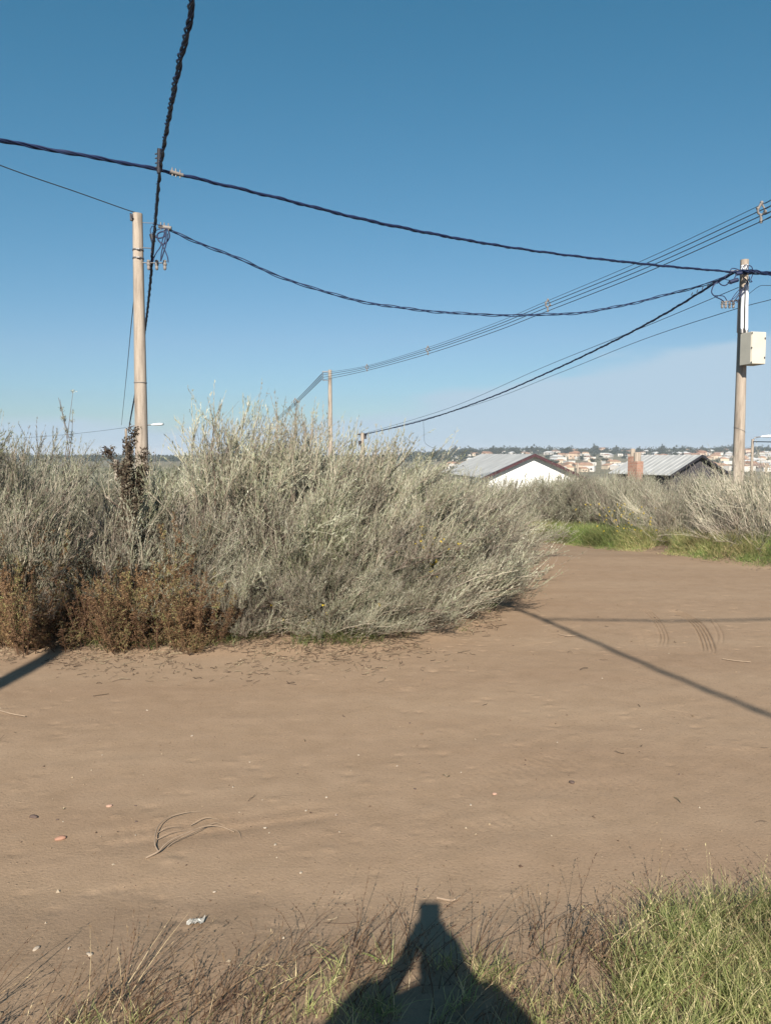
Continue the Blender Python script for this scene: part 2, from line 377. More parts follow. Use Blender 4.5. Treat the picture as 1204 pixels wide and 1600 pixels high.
# ------------------------------------------------------------------ the ground, one sheet to the horizon
def seg_dist(x, y, pts):
    d = np.full(x.shape, 9.0); s = np.zeros(x.shape); acc = 0; side = np.zeros(x.shape)
    for (ax, ay), (bx, by) in zip(pts, pts[1:]):
        lx, ly = bx-ax, by-ay; ll = math.hypot(lx, ly); t = np.clip(((x-ax)*lx+(y-ay)*ly)/ll**2, 0, 1)
        dd = np.hypot(x-ax-t*lx, y-ay-t*ly); sg = ((x-ax)*ly-(y-ay)*lx)/ll
        b = dd < d; d = np.where(b, dd, d); s = np.where(b, acc+t*ll, s); side = np.where(b, sg, side); acc += ll
    return d, s, side
def build_ground():
    def axis(lo, hi, step, grow, end_lo, end_hi):
        a = list(np.arange(lo, hi, step)); s = step
        while a[-1] < end_hi: s *= grow; a.append(a[-1]+s)
        s = step; pre = []; p = lo
        while p > end_lo: s *= grow; p -= s; pre.append(p)
        return np.array(pre[::-1]+a)
    xs = axis(-3.9, 4.3, .015, 1.055, -6000, 6000); ys = axis(1.6, 8.8, .015, 1.035, -60, 9000)
    xs = np.concatenate([xs[xs < 2.2], np.arange(2.2, 3.35, .0065), xs[xs > 3.352]]); ys = np.concatenate([ys[ys < 6.0], np.arange(6.0, 8.1, .010), ys[ys > 8.105]])
    X, Y = np.meshgrid(xs, ys); Z = height(X, Y)
    nr = (Y < 9) & (Y > 1) & (np.abs(X) < 5)
    x, y = X[nr], Y[nr]; dz = np.zeros(x.shape)
    # tyre scuffs: groups of thin curved grooves
    def arc(px_pts): return [on_ground(*p) for p in px_pts]
    for base, offs, dep in (([(1036, 950), (1062, 958), (1085, 972), (1098, 990), (1106, 1012), (1106, 1022)], (-.045, -.015, .015, .045), .014),
                            ([(998, 948), (1014, 958), (1028, 975), (1036, 995), (1033, 1012)], (-.03, 0, .03), .009),
                            ([(1104, 962), (1116, 975), (1124, 992), (1123, 1010)], (-.02, .02), .006)):
        P = [tuple(v) for v in [(p.x, p.y) for p in spline([(a, b, 0) for a, b in arc(base)], 6)]]
        d, s, sd_ = seg_dist(x, y, P); ln = s.max()
        fade = sstep(0, .25, s)*sstep(ln, ln-.35, s)*(d < .12)
        for o in offs: dz -= dep*fade*np.exp(-((sd_-o)/.0075)**2)
        dz += dep*.12*fade*np.exp(-((np.abs(sd_)-.075)/.03)**2)
    # broad wheel tracks crossing the near road, with small tread dents
    for pts, dep, w in (([(640, 1330), (800, 1290), (980, 1262), (1204, 1188)], .007, .10), ([(560, 1265), (800, 1235), (1000, 1225), (1204, 1165)], .006, .09),
                        ([(0, 1190), (300, 1165), (620, 1160), (1204, 1100)], .008, .12), ([(0, 1330), (300, 1300), (620, 1250), (900, 1180), (1204, 1060)], .006, .12),
                        ([(0, 1122), (300, 1110), (600, 1090), (860, 1000), (960, 900)], .010, .13), ([(760, 1215), (900, 1140), (1010, 1010), (930, 880)], .007, .12),
                        ([(0, 1420), (300, 1395), (700, 1370), (1204, 1330)], .006, .10)):
        P = [(p.x, p.y) for p in spline([(a, b, 0) for a, b in arc(pts)], 6)]
        d, s, sd_ = seg_dist(x, y, P)
        dep *= .15; prof = np.exp(-(sd_/w)**4); brk = sstep(.40, .62, vnoise(s*1.7+w*100, s*0+3)+.25*fbm(x*5, y*5, 2))
        dz -= dep*prof*(.5+.5*brk)
        dz += dep*.6*np.exp(-((np.abs(sd_)-w*1.25)/(w*.35))**2)*(.4+.6*brk)
        tread = np.maximum(0, np.sin(s*2*math.pi/.055+np.sign(sd_)*1.2+np.abs(sd_)*26))
        dz -= .0035*tread*prof*brk*sstep(.45, .7, vnoise(x*2.1+4, y*2.1))
    # scattered scuffs, hoof-like dents and clods
    r2 = np.random.default_rng(5); n = 900
    cx = r2.uniform(-3.6, 4.0, n); cy = r2.uniform(2.4, 8.6, n)**1.0
    H2 = np.zeros(x.shape)
    order = np.argsort(cy)
    for i in order:
        s = r2.uniform(.008, .022); sel = (np.abs(x-cx[i]) < 4*s) & (np.abs(y-cy[i]) < 4*s)
        if vnoise(cx[i]*.9, cy[i]*.9+8) < .45: continue
        q = np.exp(-(((x[sel]-cx[i])/(s*1.5))**2+((y[sel]-cy[i])/s)**2)); H2[sel] += q*r2.choice([-.006, -.005, -.004, .004, .005])
    dz += H2
    Z[nr] += dz
    nx, ny = len(xs), len(ys)
    V = np.stack([X, Y, Z], -1).reshape(-1, 3)
    i = np.arange(ny-1)[:, None]*nx+np.arange(nx-1)[None]; Fc = np.stack([i, i+1, i+nx+1, i+nx], -1).reshape(-1, 4)
    tm = thicket_mask(X, Y); rm = right_mask(X, Y)
    ver = np.maximum(sstep(-.15, .35, tm)*(Y < 19.5), sstep(-.1, .5, rm))*np.where(Y > 3, 1, 0)
    ver = np.maximum(ver, .35*sstep(2.6, 2.1, Y))
    fld = sstep(25, 45, Y)
    o = np_mesh('ground', V, Fc, M['ground'], smooth=True, attrs={'verge': ('POINT', ver.ravel()), 'field': ('POINT', fld.ravel())})
    tag(o, kind='structure'); o['label'] = 'tan dirt road and ground'
    return o
build_ground()

# ------------------------------------------------------------------ foliage builders
def unit(a): return a/np.maximum(np.linalg.norm(a, axis=-1, keepdims=True), 1e-9)
def leafquads(B, D, L_, W, r, droop=0.0):
    D = unit(D); side = unit(np.cross(D, r.normal(size=D.shape))); n = len(B)
    mid = B+D*(L_*.45)[:, None]; tip = B+D*L_[:, None]; tip[:, 2] -= droop*L_
    w = side*(W*.5)[:, None]
    V = np.stack([B, mid+w, tip, mid-w], 1).reshape(-1, 3)
    return V, np.arange(4*n).reshape(n, 4)
def tubes(P, Rd, n=3):
    """P (m,k,3) polylines, Rd (m,k) radii"""
    m, k, _ = P.shape; T = np.gradient(P, axis=1); T = unit(T)
    a = np.where(np.abs(T[..., 2:3]) < .9, np.array([0, 0, 1.]), np.array([1., 0, 0])); u = unit(np.cross(T, a)); w = np.cross(T, u)
    an = np.arange(n)*2*math.pi/n
    V = P[:, :, None]+(u[:, :, None]*np.cos(an)[None, None, :, None]+w[:, :, None]*np.sin(an)[None, None, :, None])*Rd[:, :, None, None]
    idx = np.arange(m*k*n).reshape(m, k, n); a0 = idx[:, :-1]; a1 = idx[:, 1:]
    Fc = np.stack([a0, np.roll(a0, -1, 2), np.roll(a1, -1, 2), a1], -1).reshape(-1, 4)
    return V.reshape(-1, 3), Fc
class Pile:
    def __init__(s): s.V = []; s.F = []; s.T = []; s.n = 0
    def add(s, V, Fc, t): s.V.append(V); s.F.append(Fc+s.n); s.n += len(V); s.T.append(np.broadcast_to(t, (len(Fc),)).astype(float))
    def build(s, name, mat, parent=None):
        return np_mesh(name, np.concatenate(s.V), np.concatenate(s.F), mat, parent, attrs={'tint': ('FACE', np.concatenate(s.T))})

def shrub(name, seed, H=1.7, Rr=1.2, nb=80, nt=22, nl=20, stint=0.0, wind=(.35, -.05), leaf=(.028, .062), lw=.0058, bare=.22, tall=0.0, twig=(.16, .38), low=.0, tr=1.0, leafmat='silver'):
    r = np.random.default_rng(seed)
    root = empty(name)
    ph = r.uniform(0, 2*math.pi, nb); rho = np.sqrt(r.uniform(0, 1, nb)); K = 9
    lump = 1+.22*np.sin(ph*3+seed)+.15*np.sin(ph*5+2*seed)
    ex = Rr*rho*np.cos(ph)*lump; ey = Rr*rho*np.sin(ph)*lump; ez = H*np.sqrt(np.clip(1-.93*rho**2, 0.02, 1))*r.uniform(.68, 1.0, nb)+.06
    if low: ez = np.where(r.random(nb) < low, ez*r.uniform(.15, .6, nb), ez)
    S = np.stack([ex*.16, ey*.16, np.full(nb, -.08)], 1)+np.concatenate([r.normal(0, .06, (nb, 2)), np.zeros((nb, 1))], 1)
    E = np.stack([ex, ey, ez], 1); C = np.stack([ex*.42, ey*.42, ez*.72], 1)+r.normal(0, .09, (nb, 3))
    wv = np.array([wind[0], wind[1], 0.])*H*.5
    E = E+wv*r.uniform(.4, 1.3, nb)[:, None]
    t = np.linspace(0, 1, K)[None, :, None]
    P = S[:, None]*(1-t)**2+2*C[:, None]*t*(1-t)+E[:, None]*t**2
    P = P+np.cumsum(r.normal(0, .011, P.shape), 1)
    rad = np.linspace(.009, .0022, K)[None]*r.uniform(.7, 1.4, nb)[:, None]*tr
    st = Pile(); V, Fc = tubes(P, rad, 4); st.add(V, Fc, np.repeat(np.repeat(np.clip(r.beta(2, 2, nb)+stint, 0, 1), K-1), 4))
    # twigs
    m = nb*nt; bi = np.repeat(np.arange(nb), nt); tt = 1-(r.random(m)**1.25)*.80
    f = tt*(K-1); i0 = np.clip(f.astype(int), 0, K-2); fr = (f-i0)[:, None]
    B = P[bi, i0]*(1-fr)+P[bi, i0+1]*fr; T = unit(P[bi, i0+1]-P[bi, i0])
    bd = unit(r.normal(size=(nb, 3)))[bi]
    D = unit(T*.8+r.normal(0, .36, (m, 3))+bd*.30+np.array([wind[0]*.55, wind[1], .62]))
    Lt = r.uniform(twig[0], twig[1], m)*(.6+.5*tt); k2 = 5
    s = np.linspace(0, 1, k2)[None, :, None]; cur = r.normal(0, .16, (m, 3)); cur[:, 2] += .10
    Q = B[:, None]+D[:, None]*Lt[:, None, None]*s+cur[:, None]*Lt[:, None, None]*s**2
    tw = np.linspace(.0022, .0009, k2)[None]*np.ones((m, 1))*tr
    tt_t = np.clip(r.beta(2, 1.6, m)*.8+.25*tt+stint, 0, 1)
    V, Fc = tubes(Q, tw, 3); st.add(V, Fc, np.repeat(np.repeat(tt_t, k2-1), 3))
    so = st.build('stems', M['stem'], root)
    # leaves along twigs
    has = r.random(m) > bare; tidx = np.where(has)[0]; li = np.repeat(tidx, nl); n = len(li)
    u = r.random(n)**.8; f = u*(k2-1); i0 = np.clip(f.astype(int), 0, k2-2); fr = (f-i0)[:, None]
    B = Q[li, i0]*(1-fr)+Q[li, i0+1]*fr; T = unit(Q[li, i0+1]-Q[li, i0])
    D = T+r.normal(0, .33, (n, 3))+np.array([.03, 0, .22])
    Lf = r.uniform(leaf[0], leaf[1], n)*(1.1-.35*u)
    V, Fc = leafquads(B, D, Lf, np.full(n, lw)*r.uniform(.6, 1.4, n), r)
    lf = Pile()
    tw_t = np.clip(r.beta(2.2, 2.4, m)*.6+r.beta(1.5, 1.5, nb)[bi]*.45-.02, 0, 1)                                    # each twig of one shade, leaves vary around it
    lf.add(V, Fc, np.clip(tw_t[li]*.75+r.normal(.12, .14, n), 0, 1))
    # long straw-pale blades standing out of the crown
    nbld = int(nb*tall)
    if nbld:
        bi = r.integers(0, nb, nbld); B = P[bi, -2]; D = unit(P[bi, -1]-P[bi, -3]+np.array([.1, 0, .7])+r.normal(0, .25, (nbld, 3)))
        Ls = r.uniform(.25, .6, nbld); s = np.linspace(0, 1, 6)[None, :, None]; cv = r.normal(0, .2, (nbld, 3)); cv[:, 0] += .2
        Qs = B[:, None]+D[:, None]*Ls[:, None, None]*s+cv[:, None]*Ls[:, None, None]*s**2
        V, Fc = tubes(Qs, np.linspace(.0022, .0009, 6)[None]*np.ones((nbld, 1))*tr, 3); lf.add(V, Fc, np.repeat(r.uniform(.3, .9, nbld), 15))
        li = np.repeat(np.arange(nbld), 16); n = len(li); u = .35+.65*r.random(n); f = u*5; i0 = np.clip(f.astype(int), 0, 4); fr = (f-i0)[:, None]
        B = Qs[li, i0]*(1-fr)+Qs[li, i0+1]*fr; D = unit(Qs[li, i0+1]-Qs[li, i0])+r.normal(0, .5, (n, 3))
        V, Fc = leafquads(B, D, r.uniform(.015, .04, n), np.full(n, lw*1.1), r); lf.add(V, Fc, r.uniform(.2, .9, n))
    lf.build('foliage', M[leafmat], root)
    return root

SH = [shrub('silver_shrub', 11, H=1.75, Rr=1.15, nb=125, nt=26, nl=25, wind=(.28, -.02), tall=.3, low=.25),
      shrub('silver_shrub', 12, H=1.55, Rr=1.25, nb=120, nt=26, nl=25, wind=(.42, -.10), tall=.12, low=.3),
      shrub('silver_shrub', 13, H=1.85, Rr=1.05, nb=120, nt=26, nl=25, wind=(.12, -.05), tall=.4, low=.25),
      shrub('silver_shrub', 14, H=1.20, Rr=1.15, nb=95, nt=22, nl=20, wind=(.5, -.15), tall=.1, low=.3),
      shrub('silver_shrub', 15, H=1.05, Rr=1.0, nb=90, nt=18, nl=16, wind=(-.30, -.20), stint=.35, bare=.30, twig=(.25, .6), tall=.2, low=.35),
      shrub('green_shrub', 16, H=1.5, Rr=1.0, nb=110, nt=24, nl=24, wind=(.2, -.05), bare=.1, tall=.2, low=.3, leafmat='greenleaf')]
used = set()
r3 = random.Random(4)
def put(k, x, y, s=1.0, rz=None, label=None, group=None, sz=None, tilt=0.0, name=None):
    o = SH[k] if k not in used else copy_tree(SH[k]); used.add(k)
    z = float(height(x, y, False))
    if sz == 'fit': sz = (CAMZ-.030*y-z)/(1.65, 1.5, 1.75, 1.2, 1.05, 1.5)[k]*r3.uniform(.84, .98)     # this field was browsed to one height
    o.location = (x, y, z-.02); o.rotation_euler = (tilt, 0, rz if rz is not None else random.uniform(-.5, .5))
    o.scale = (s, s, sz or s)
    tag(o, label, 'shrub', group)
    return o
# x, y, proto, scale, scale z, turn, label
near = [
 (-4.3, 7.2, 5, 1.0, 1.12, .2, 'tall dark green shrub at the far left edge above the rusty weeds'),
 (-3.85, 7.6, 2, .9, .85, .2, 'silvery shrub just right of the dark green shrub at the left edge'),
 (-3.75, 8.3, 0, .95, .93, 1.0, 'silvery shrub at the left with a very tall wispy sprig beside it'),
 (-3.35, 7.0, 3, .85, .95, .3, 'low windswept grey shrub at left just behind the rusty weeds'),
 (-2.75, 7.9, 1, .80, .76, -.3, 'flattened silvery shrub in front of the left concrete pole'),
 (-2.3, 7.1, 3, .8, .90, .1, 'pale combed-over shrub right of the dark seed stalk'),
 (-1.6, 7.5, 0, 1.0, 1.08, .5, 'tall bushy grey shrub with the highest wispy crown of the thicket'),
 (-1.15, 7.9, 2, 1.0, 1.0, 1.5, 'tall crowned shrub right behind the highest bushy one'),
 (-.8, 7.5, 2, .95, .95, .3, 'tall silvery shrub below the distant power pole'),
 (-.95, 6.95, 1, .72, .72, .0, 'rounded grey shrub at the front middle of the thicket by the dirt'),
 (-.45, 7.7, 1, 1.0, 1.0, .1, 'wide windswept shrub with streaming pale branches in the middle of the thicket'),
 (-.1, 7.0, 3, .75, .95, .4, 'low shrub at the front edge of the thicket beside yellow flowers'),
 (.12, 8.2, 0, .86, .79, .2, 'grey shrub in the right half of the thicket left of the white house gable'),
 (.3, 7.55, 3, .72, .98, .0, 'leaning shrub at the front right corner of the thicket'),
 (.58, 8.6, 1, .78, .74, -.1, 'silvery shrub at the bend of the dirt road'),
 (.68, 8.1, 3, .62, .82, -.5, 'low grey shrub spilling onto the bend of the dirt road'),
 (1.0, 9.9, 1, .80, .68, .3, 'shrub near the back right end of the thicket beside the road gap'),
 (1.45, 11.4, 3, .8, .80, .3, 'last shrub of the thicket before the road gap'),
 (-2.55, 8.4, 5, .8, .80, 1.2, 'greener shrub directly at the foot of the left concrete pole'),
 (-.6, 6.75, 5, .5, .62, .4, 'small green leaved shrub low in the middle of the thicket'),
 (-1.75, 6.85, 3, .60, .75, .9, 'small grey shrub between the rusty weeds and the tall middle shrubs'),
]
for x, y, k, s, szz, rz, lb in near: put(k, x, y, s, rz, lb, 'silvery shrubs of the roadside thicket', szz)
def where(x, y):
    px = 602+F*x/y
    for lim, t in ((60, 'near the left edge'), (180, 'left of the dark seed stalk'), (290, 'behind the left concrete pole'), (430, 'below the crown of the tallest shrub'), (560, 'around the distant power pole'),
                   (700, 'around the short distant pole'), (800, 'below the white house roof'), (900, 'below the white house gable'), (1010, 'around the brick chimney'), (1130, 'below the dark house'), (1175, 'at the foot of the right pole')):
        if px < lim: return t
    return 'at the right edge'
r3 = random.Random(4)
ft = [(-1.55, 6.42), (-1.2, 6.36), (-.85, 6.42), (-.5, 6.35), (-.15, 6.42), (.15, 6.6), (.38, 6.9), (.6, 7.3), (.82, 7.8), (1.02, 8.5), (1.25, 9.3), (-1.35, 6.75), (-.35, 6.8)]
for i, (x, y) in enumerate(ft):
    lb = ['just right of the rusty weeds', 'second from the rusty weeds', 'third from the rusty weeds', 'in the front middle', 'under the yellow flowers', 'just right of the yellow flowers', 'four short of the bend', 'three short of the bend', 'two short of the bend', 'at the bend of the road', 'just past the bend of the road', 'tucked behind the others by the weeds', 'tucked behind the others in the middle'][i]
    put(r3.choice([3, 3, 1]), x, y+.12, r3.uniform(.36, .46), r3.uniform(-1, 1), 'low grey shrublet at the thicket foot, '+lb, 'low shrublets along the front foot of the thicket', r3.uniform(.36, .48))
rows = ['second', 'third', 'fourth', 'fifth', 'last']
for j, y0 in enumerate((9.2, 10.8, 12.6, 14.6, 16.8)):
    x = -.56*y0-1.0
    while x < min(.4+.05*y0, .22*y0-1.3):
        X_, Y_ = x+r3.uniform(-.2, .2), y0+r3.uniform(-.4, .4)
        tallzone = 310 < 602+F*X_/Y_ < 520
        put(r3.choice([0, 1, 2, 3]), X_, Y_, r3.uniform(.75, .95), r3.uniform(-.8, .8),
            'silvery shrub in the %s thicket row %s' % (rows[j], where(X_, Y_)), 'silvery shrubs behind the front row of the thicket', r3.uniform(.80, .92) if tallzone else r3.uniform(.60, .72))
        x += 1.45
# right of the road
rightn = [
 (6.1, 12.2, 4, 1.15, 1.10, .0, 'sprawling shrub with long bare arching stems at the right edge of the photo'),
 (5.3, 13.7, 4, .95, .9, .9, 'bare stemmed shrub arching over green grass right of the road'),
 (7.3, 12.9, 1, .95, .78, 2.8, 'dense grey shrub at the far right edge behind the arching stems'),
 (6.2, 14.4, 3, 1.05, .95, 3.0, 'pale shrub below the right concrete pole'),
 (5.0, 15.7, 0, .80, .72, .3, 'shrub with dark stems and yellow flowers at its foot right of the road'),
 (3.95, 18.2, 1, .9, .86, .1, 'first grey shrub right of the dirt road gap beyond the green grass'),
 (5.1, 17.4, 3, 1.0, 1.0, 2.0, 'grey shrub with a rounded top below the dark gabled house'),
 (4.3, 19.3, 2, .9, .80, 1.0, 'shrub beyond the road gap below the white house gable'),
]
for x, y, k, s, szz, rz, lb in rightn: put(k, x, y, s, rz, lb, 'grey shrubs on the right of the road', szz)
for j, (y0, dx) in enumerate(((16.0, 1.5), (18.0, 1.5), (20.8, 1.5), (23, 1.7), (26, 2.0))):
    x = max(np.interp(y0, RY[::-1], RX[::-1])+1.5, 1.2)
    if y0 > 19: x = -.2*y0
    while x < .62*y0:
        if not (y0 < 17 and x < 5.5):
            X_, Y_ = x+r3.uniform(-.3, .3), y0+r3.uniform(-.5, .5)
            put(r3.choice([0, 1, 3, 3]), X_, Y_, r3.uniform(.8, 1.05), r3.uniform(0, 6),
                '%s shrub in the %s field row %s' % (r3.choice(['pale', 'pale grey', 'straw grey']), ['first', 'second', 'third', 'fourth', 'fifth'][j], where(X_, Y_)), 'pale shrubs in the right hand field', 'fit')
        x += dx

# scrub of the field beyond, nobody could count it
def far_scrub():
    r = np.random.default_rng(21); p = Pile()
    n = 5200; v = r.random(n); y = 24*np.exp(v*math.log(330/24)); x = y*r.uniform(-.62, .62, n)
    keep = ~((y > 38) & (y < 68) & (x > 3.2) & (x < 13) & (x/y > .06)) & ~((y > 48) & (y < 75) & (x/y > .27) & (x/y < .47))
    x, y = x[keep], y[keep]; n = len(x)
    z = height(x, y, False); sc = r.uniform(.5, 1.25, n); q = 110
    k = np.repeat(np.arange(n), q); m = len(k)
    d = unit(r.normal(size=(m, 3))*np.array([1, 1, .8])+np.array([.2, 0, .5])); rr = r.random(m)**.4
    B = np.stack([x[k], y[k], z[k]], 1)+d*rr[:, None]*sc[k][:, None]*np.array([.9, .9, 1.0]); B[:, 2] = np.maximum(B[:, 2], z[k])
    g = .05+y[k]*.0022
    V, Fc = leafquads(B, d*.5+np.array([.25, 0, .8])+r.normal(0, .3, (m, 3)), r.uniform(1.5, 3.5, m)*g, g*.26, r)
    p.add(V, Fc, np.clip(r.beta(2, 2, n)[k]*.7+r.normal(.12, .12, m), 0, 1))
    o = p.build('field_scrub', M['silver']); tag(o, 'pale scrub covering the field beyond the shrubs', 'scrub', kind='stuff')
far_scrub()

# rusty weeds at the left foot of the thicket
def weed(seed, H=.62):
    r = np.random.default_rng(seed); root = empty('rusty_weed'); nb = 15
    a = r.uniform(0, 6.28, nb); sp = r.uniform(.02, .30, nb); h = H*r.uniform(.45, 1.15, nb); K = 6
    S = np.stack([np.cos(a)*sp*.3, np.sin(a)*sp*.3, np.full(nb, -.03)], 1); E = np.stack([np.cos(a)*sp*1.2, np.sin(a)*sp*1.2, h], 1)
    t = np.linspace(0, 1, K)[None, :, None]; P = S[:, None]*(1-t)+E[:, None]*t+np.cumsum(r.normal(0, .006, (nb, K, 3)), 1)
    st = Pile(); V, Fc = tubes(P, np.linspace(.004, .0015, K)[None]*np.ones((nb, 1)), 3); st.add(V, Fc, .4)
    m = nb*26; bi = np.repeat(np.arange(nb), 26); tt = r.uniform(.12, .98, m); f = tt*(K-1); i0 = f.astype(int); fr = (f-i0)[:, None]
    B = P[bi, i0]*(1-fr)+P[bi, i0+1]*fr; an = r.uniform(0, 6.28, m); D = np.stack([np.cos(an), np.sin(an), r.uniform(.6, 1.6, m)], 1)
    Lt = r.uniform(.03, .11, m)*(1.15-tt*.8); s = np.linspace(0, 1, 3)[None, :, None]; Q = B[:, None]+unit(D)[:, None]*Lt[:, None, None]*s
    V, Fc = tubes(Q, np.full((m, 3), .0012), 3); st.add(V, Fc, .5); st.build('stems', M['deadgrass'], root)
    li = np.repeat(np.arange(m), 13); n = len(li); u = r.random(n)[:, None]
    B = Q[li, 0]*(1-u)+Q[li, 2]*u; lf = Pile()
    V, Fc = leafquads(B, unit(D)[li]+r.normal(0, .8, (n, 3)), r.uniform(.008, .026, n), np.full(n, .005), r, .2)
    lf.add(V, Fc, np.clip(r.normal(.38, .2, n)+.45*(r.random(nb)[bi[li]] > .72), 0, 1)); lf.build('foliage', M['rust'], root)
    return root
WD = [weed(31), weed(32, .5), weed(33, .72)]
k = 0; r4 = random.Random(9)
for i in range(120):
    px = min(r4.uniform(-40, 325)+(r4.random() > .85)*r4.uniform(0, 110), 420); row = r4.random()
    x, y = on_ground(px, 1014-row*62-r4.uniform(0, 6)+9*math.sin(px*.045)+(r4.random() > .93)*14)
    o = WD[i] if i < 3 else copy_tree(WD[r4.randrange(3)])
    o.location = (x, y, float(height(x, y, False))-.01); o.rotation_euler = (0, 0, r4.uniform(0, 6.28)); sc = r4.uniform(.7, 1.15); o.scale = (sc, sc, sc*r4.choice([.6, .8, .95, 1.05, 1.25])*(.72 if row < .3 else .92))
    tag(o, '%s rusty brown weed %s, %s' % ('tall' if sc > .98 else ('short' if sc < .82 else 'upright'), ('at the left edge beside the pole shadow', 'just right of the pole shadow', 'left of the seed stalk', 'below the seed stalk', 'at the right end of the weeds')[min(4, int(max(0, px)//68))], ('in the front row', 'in the middle', 'at the back')[int(row*2.99)]), 'weed', 'rusty weeds along the left foot of the thicket')

# dark seed stalk in front of the left pole, and wispy sprigs
def seed_stalk(name, base, top, nside, label, mat='darkstalk', clump=.028, spread=.16, seed=3, dens=70, fan=.3):
    r = np.random.default_rng(seed); root = empty(name, base, 0, label, 'plant'); b = Vector(base); H = (Vector(top)-b)
    st = Pile(); lf = Pile(); K = 9
    for j in range(nside+1):
        if j == 0: s0 = np.zeros(3); e = np.array(H); hh = 1
        else:
            t0 = r.uniform(.30, .78); s0 = np.array(H)*t0; hh = r.uniform(.12, fan); a = r.uniform(0, 6.28)
            e = s0+np.array([math.cos(a)*spread, math.sin(a)*spread, hh*H.length])
        t = np.linspace(0, 1, K)[:, None]; P = s0+(e-s0)*t; P[:, :2] += (np.sin(t*2.5)*r.normal(0, .03, 2))
        V, Fc = tubes(P[None], np.linspace(.007 if j == 0 else .004, .002, K)[None], 4); st.add(V, Fc, .3)
        c = np.array([P[i0]*(1-f)+P[i0+1]*f for i0, f in zip(r.integers(1 if j else 3, K-1, dens//6), r.random(dens//6))])
        li = np.repeat(np.arange(len(c)), 22); n = len(li)
        B = c[li]+r.normal(0, clump*.55, (n, 3)); V, Fc = leafquads(B, r.normal(size=(n, 3))+np.array([0, 0, .8]), r.uniform(.5, 1.1, n)*clump, np.full(n, clump*.38), r)
        lf.add(V, Fc, r.random(n))
    st.build('stem', M['stem'], root); lf.build('seed_heads', M[mat], root); return root
p = at(192, 674, 6.75); gx, gy = p.x+.03, p.y
seed_stalk('seed_stalk', (gx, gy, float(height(gx, gy))), tuple(p), 12, 'dark brown stalk with knobbly seed heads standing before the left concrete pole', seed=3, spread=.15, dens=110, clump=.036, fan=.30)
p = at(118, 612, 8.2); seed_stalk('wispy_sprig', (p.x-.28, p.y, 0.05), tuple(p), 5, 'very tall wispy sprig rising above the left shrubs into the sky', mat='silver', clump=.02, spread=.10, seed=5, dens=40)

# ------------------------------------------------------------------ grass
def blades(pile, X, Y, h, w, lean, r, seeds=False, tint=(.5, .25), spread=.35, K=4):
    n = len(X); Z = height(X, Y, False)-.01
    B = np.stack([X, Y, Z], 1); a = r.uniform(0, 6.28, n)
    D = unit(np.stack([np.cos(a)*spread*r.random(n)+lean[0], np.sin(a)*spread*r.random(n)+lean[1], np.ones(n)], 1))
    cv = np.stack([np.cos(a), np.sin(a), -.6*np.ones(n)], 1)*r.uniform(.05, .5, n)[:, None]
    s = np.linspace(0, 1, K)[None, :, None]; P = B[:, None]+h[:, None, None]*(D[:, None]*s+cv[:, None]*s**2)
    side = unit(np.cross(D, r.normal(size=D.shape))); ww = (w[:, None]*np.linspace(1, .15, K)[None])[..., None]*.5
    V = np.stack([P-side[:, None]*ww, P+side[:, None]*ww], 2).reshape(-1, 3)
    idx = np.arange(n*K*2).reshape(n, K, 2); Fc = np.stack([idx[:, :-1, 0], idx[:, :-1, 1], idx[:, 1:, 1], idx[:, 1:, 0]], -1).reshape(-1, 4)
    t = np.clip(r.normal(tint[0], tint[1], n), 0, 1); pile.add(V, Fc, np.repeat(t, K-1))
    if seeds:
        li = np.repeat(np.arange(n), 9); m = len(li); u = r.uniform(.55, 1, m)*(K-1); i0 = np.clip(u.astype(int), 0, K-2); fr = (u-i0)[:, None]
        Bq = P[li, i0]*(1-fr)+P[li, i0+1]*fr; Dq = unit(P[li, -1]-P[li, 0])+r.normal(0, .28, (m, 3))
        V, Fc = leafquads(Bq, Dq, r.uniform(.006, .014, m), np.full(m, .0028), r); pile.add(V, Fc, np.clip(t[li]+r.normal(0, .15, m), 0, 1))
rg = np.random.default_rng(77)
def tufts(cx, cy, n_per, rad, r):
    k = np.repeat(np.arange(len(cx)), n_per); a = r.uniform(0, 6.28, len(k)); q = rad[k]*np.sqrt(r.random(len(k)))
    return cx[k]+np.cos(a)*q, cy[k]+np.sin(a)*q, k
def px_line(y_px_of_x, n, x0, x1, r, depth):
    """tuft centres whose far edge follows a curve given in photo pixels, back towards the camera"""
    px = r.uniform(x0, x1, n); X = np.zeros(n); Y = np.zeros(n)
    for i in range(n):
        gx, gy = on_ground(px[i], y_px_of_x(px[i])); Y[i] = gy-depth*r.random()**.8; X[i] = gx*Y[i]/gy
    return X, Y
# dense green clump at the lower right
p1 = Pile(); cx, cy = px_line(lambda p: np.interp(p, [940, 1000, 1060, 1120, 1204, 1320], [1500, 1440, 1415, 1405, 1400, 1400]), 190, 950, 1330, rg, .80)
x, y, kk = tufts(cx, cy, 44, np.full(190, .045), rg)
blades(p1, x, y, rg.uniform(.05, .16, len(x)), rg.uniform(.002, .0045, len(x)), (.05, -.05), rg, tint=(.5, .26), spread=.6)
sel = rg.random(len(x)) < .02; blades(p1, x[sel], y[sel], rg.uniform(.16, .24, sel.sum()), np.full(sel.sum(), .0016), (.0, 0), rg, seeds=True, tint=(.95, .1), spread=.5)
tag(p1.build('green_grass', M['ygrass']), 'dense clump of yellow green grass at the lower right corner', 'grass', kind='stuff')
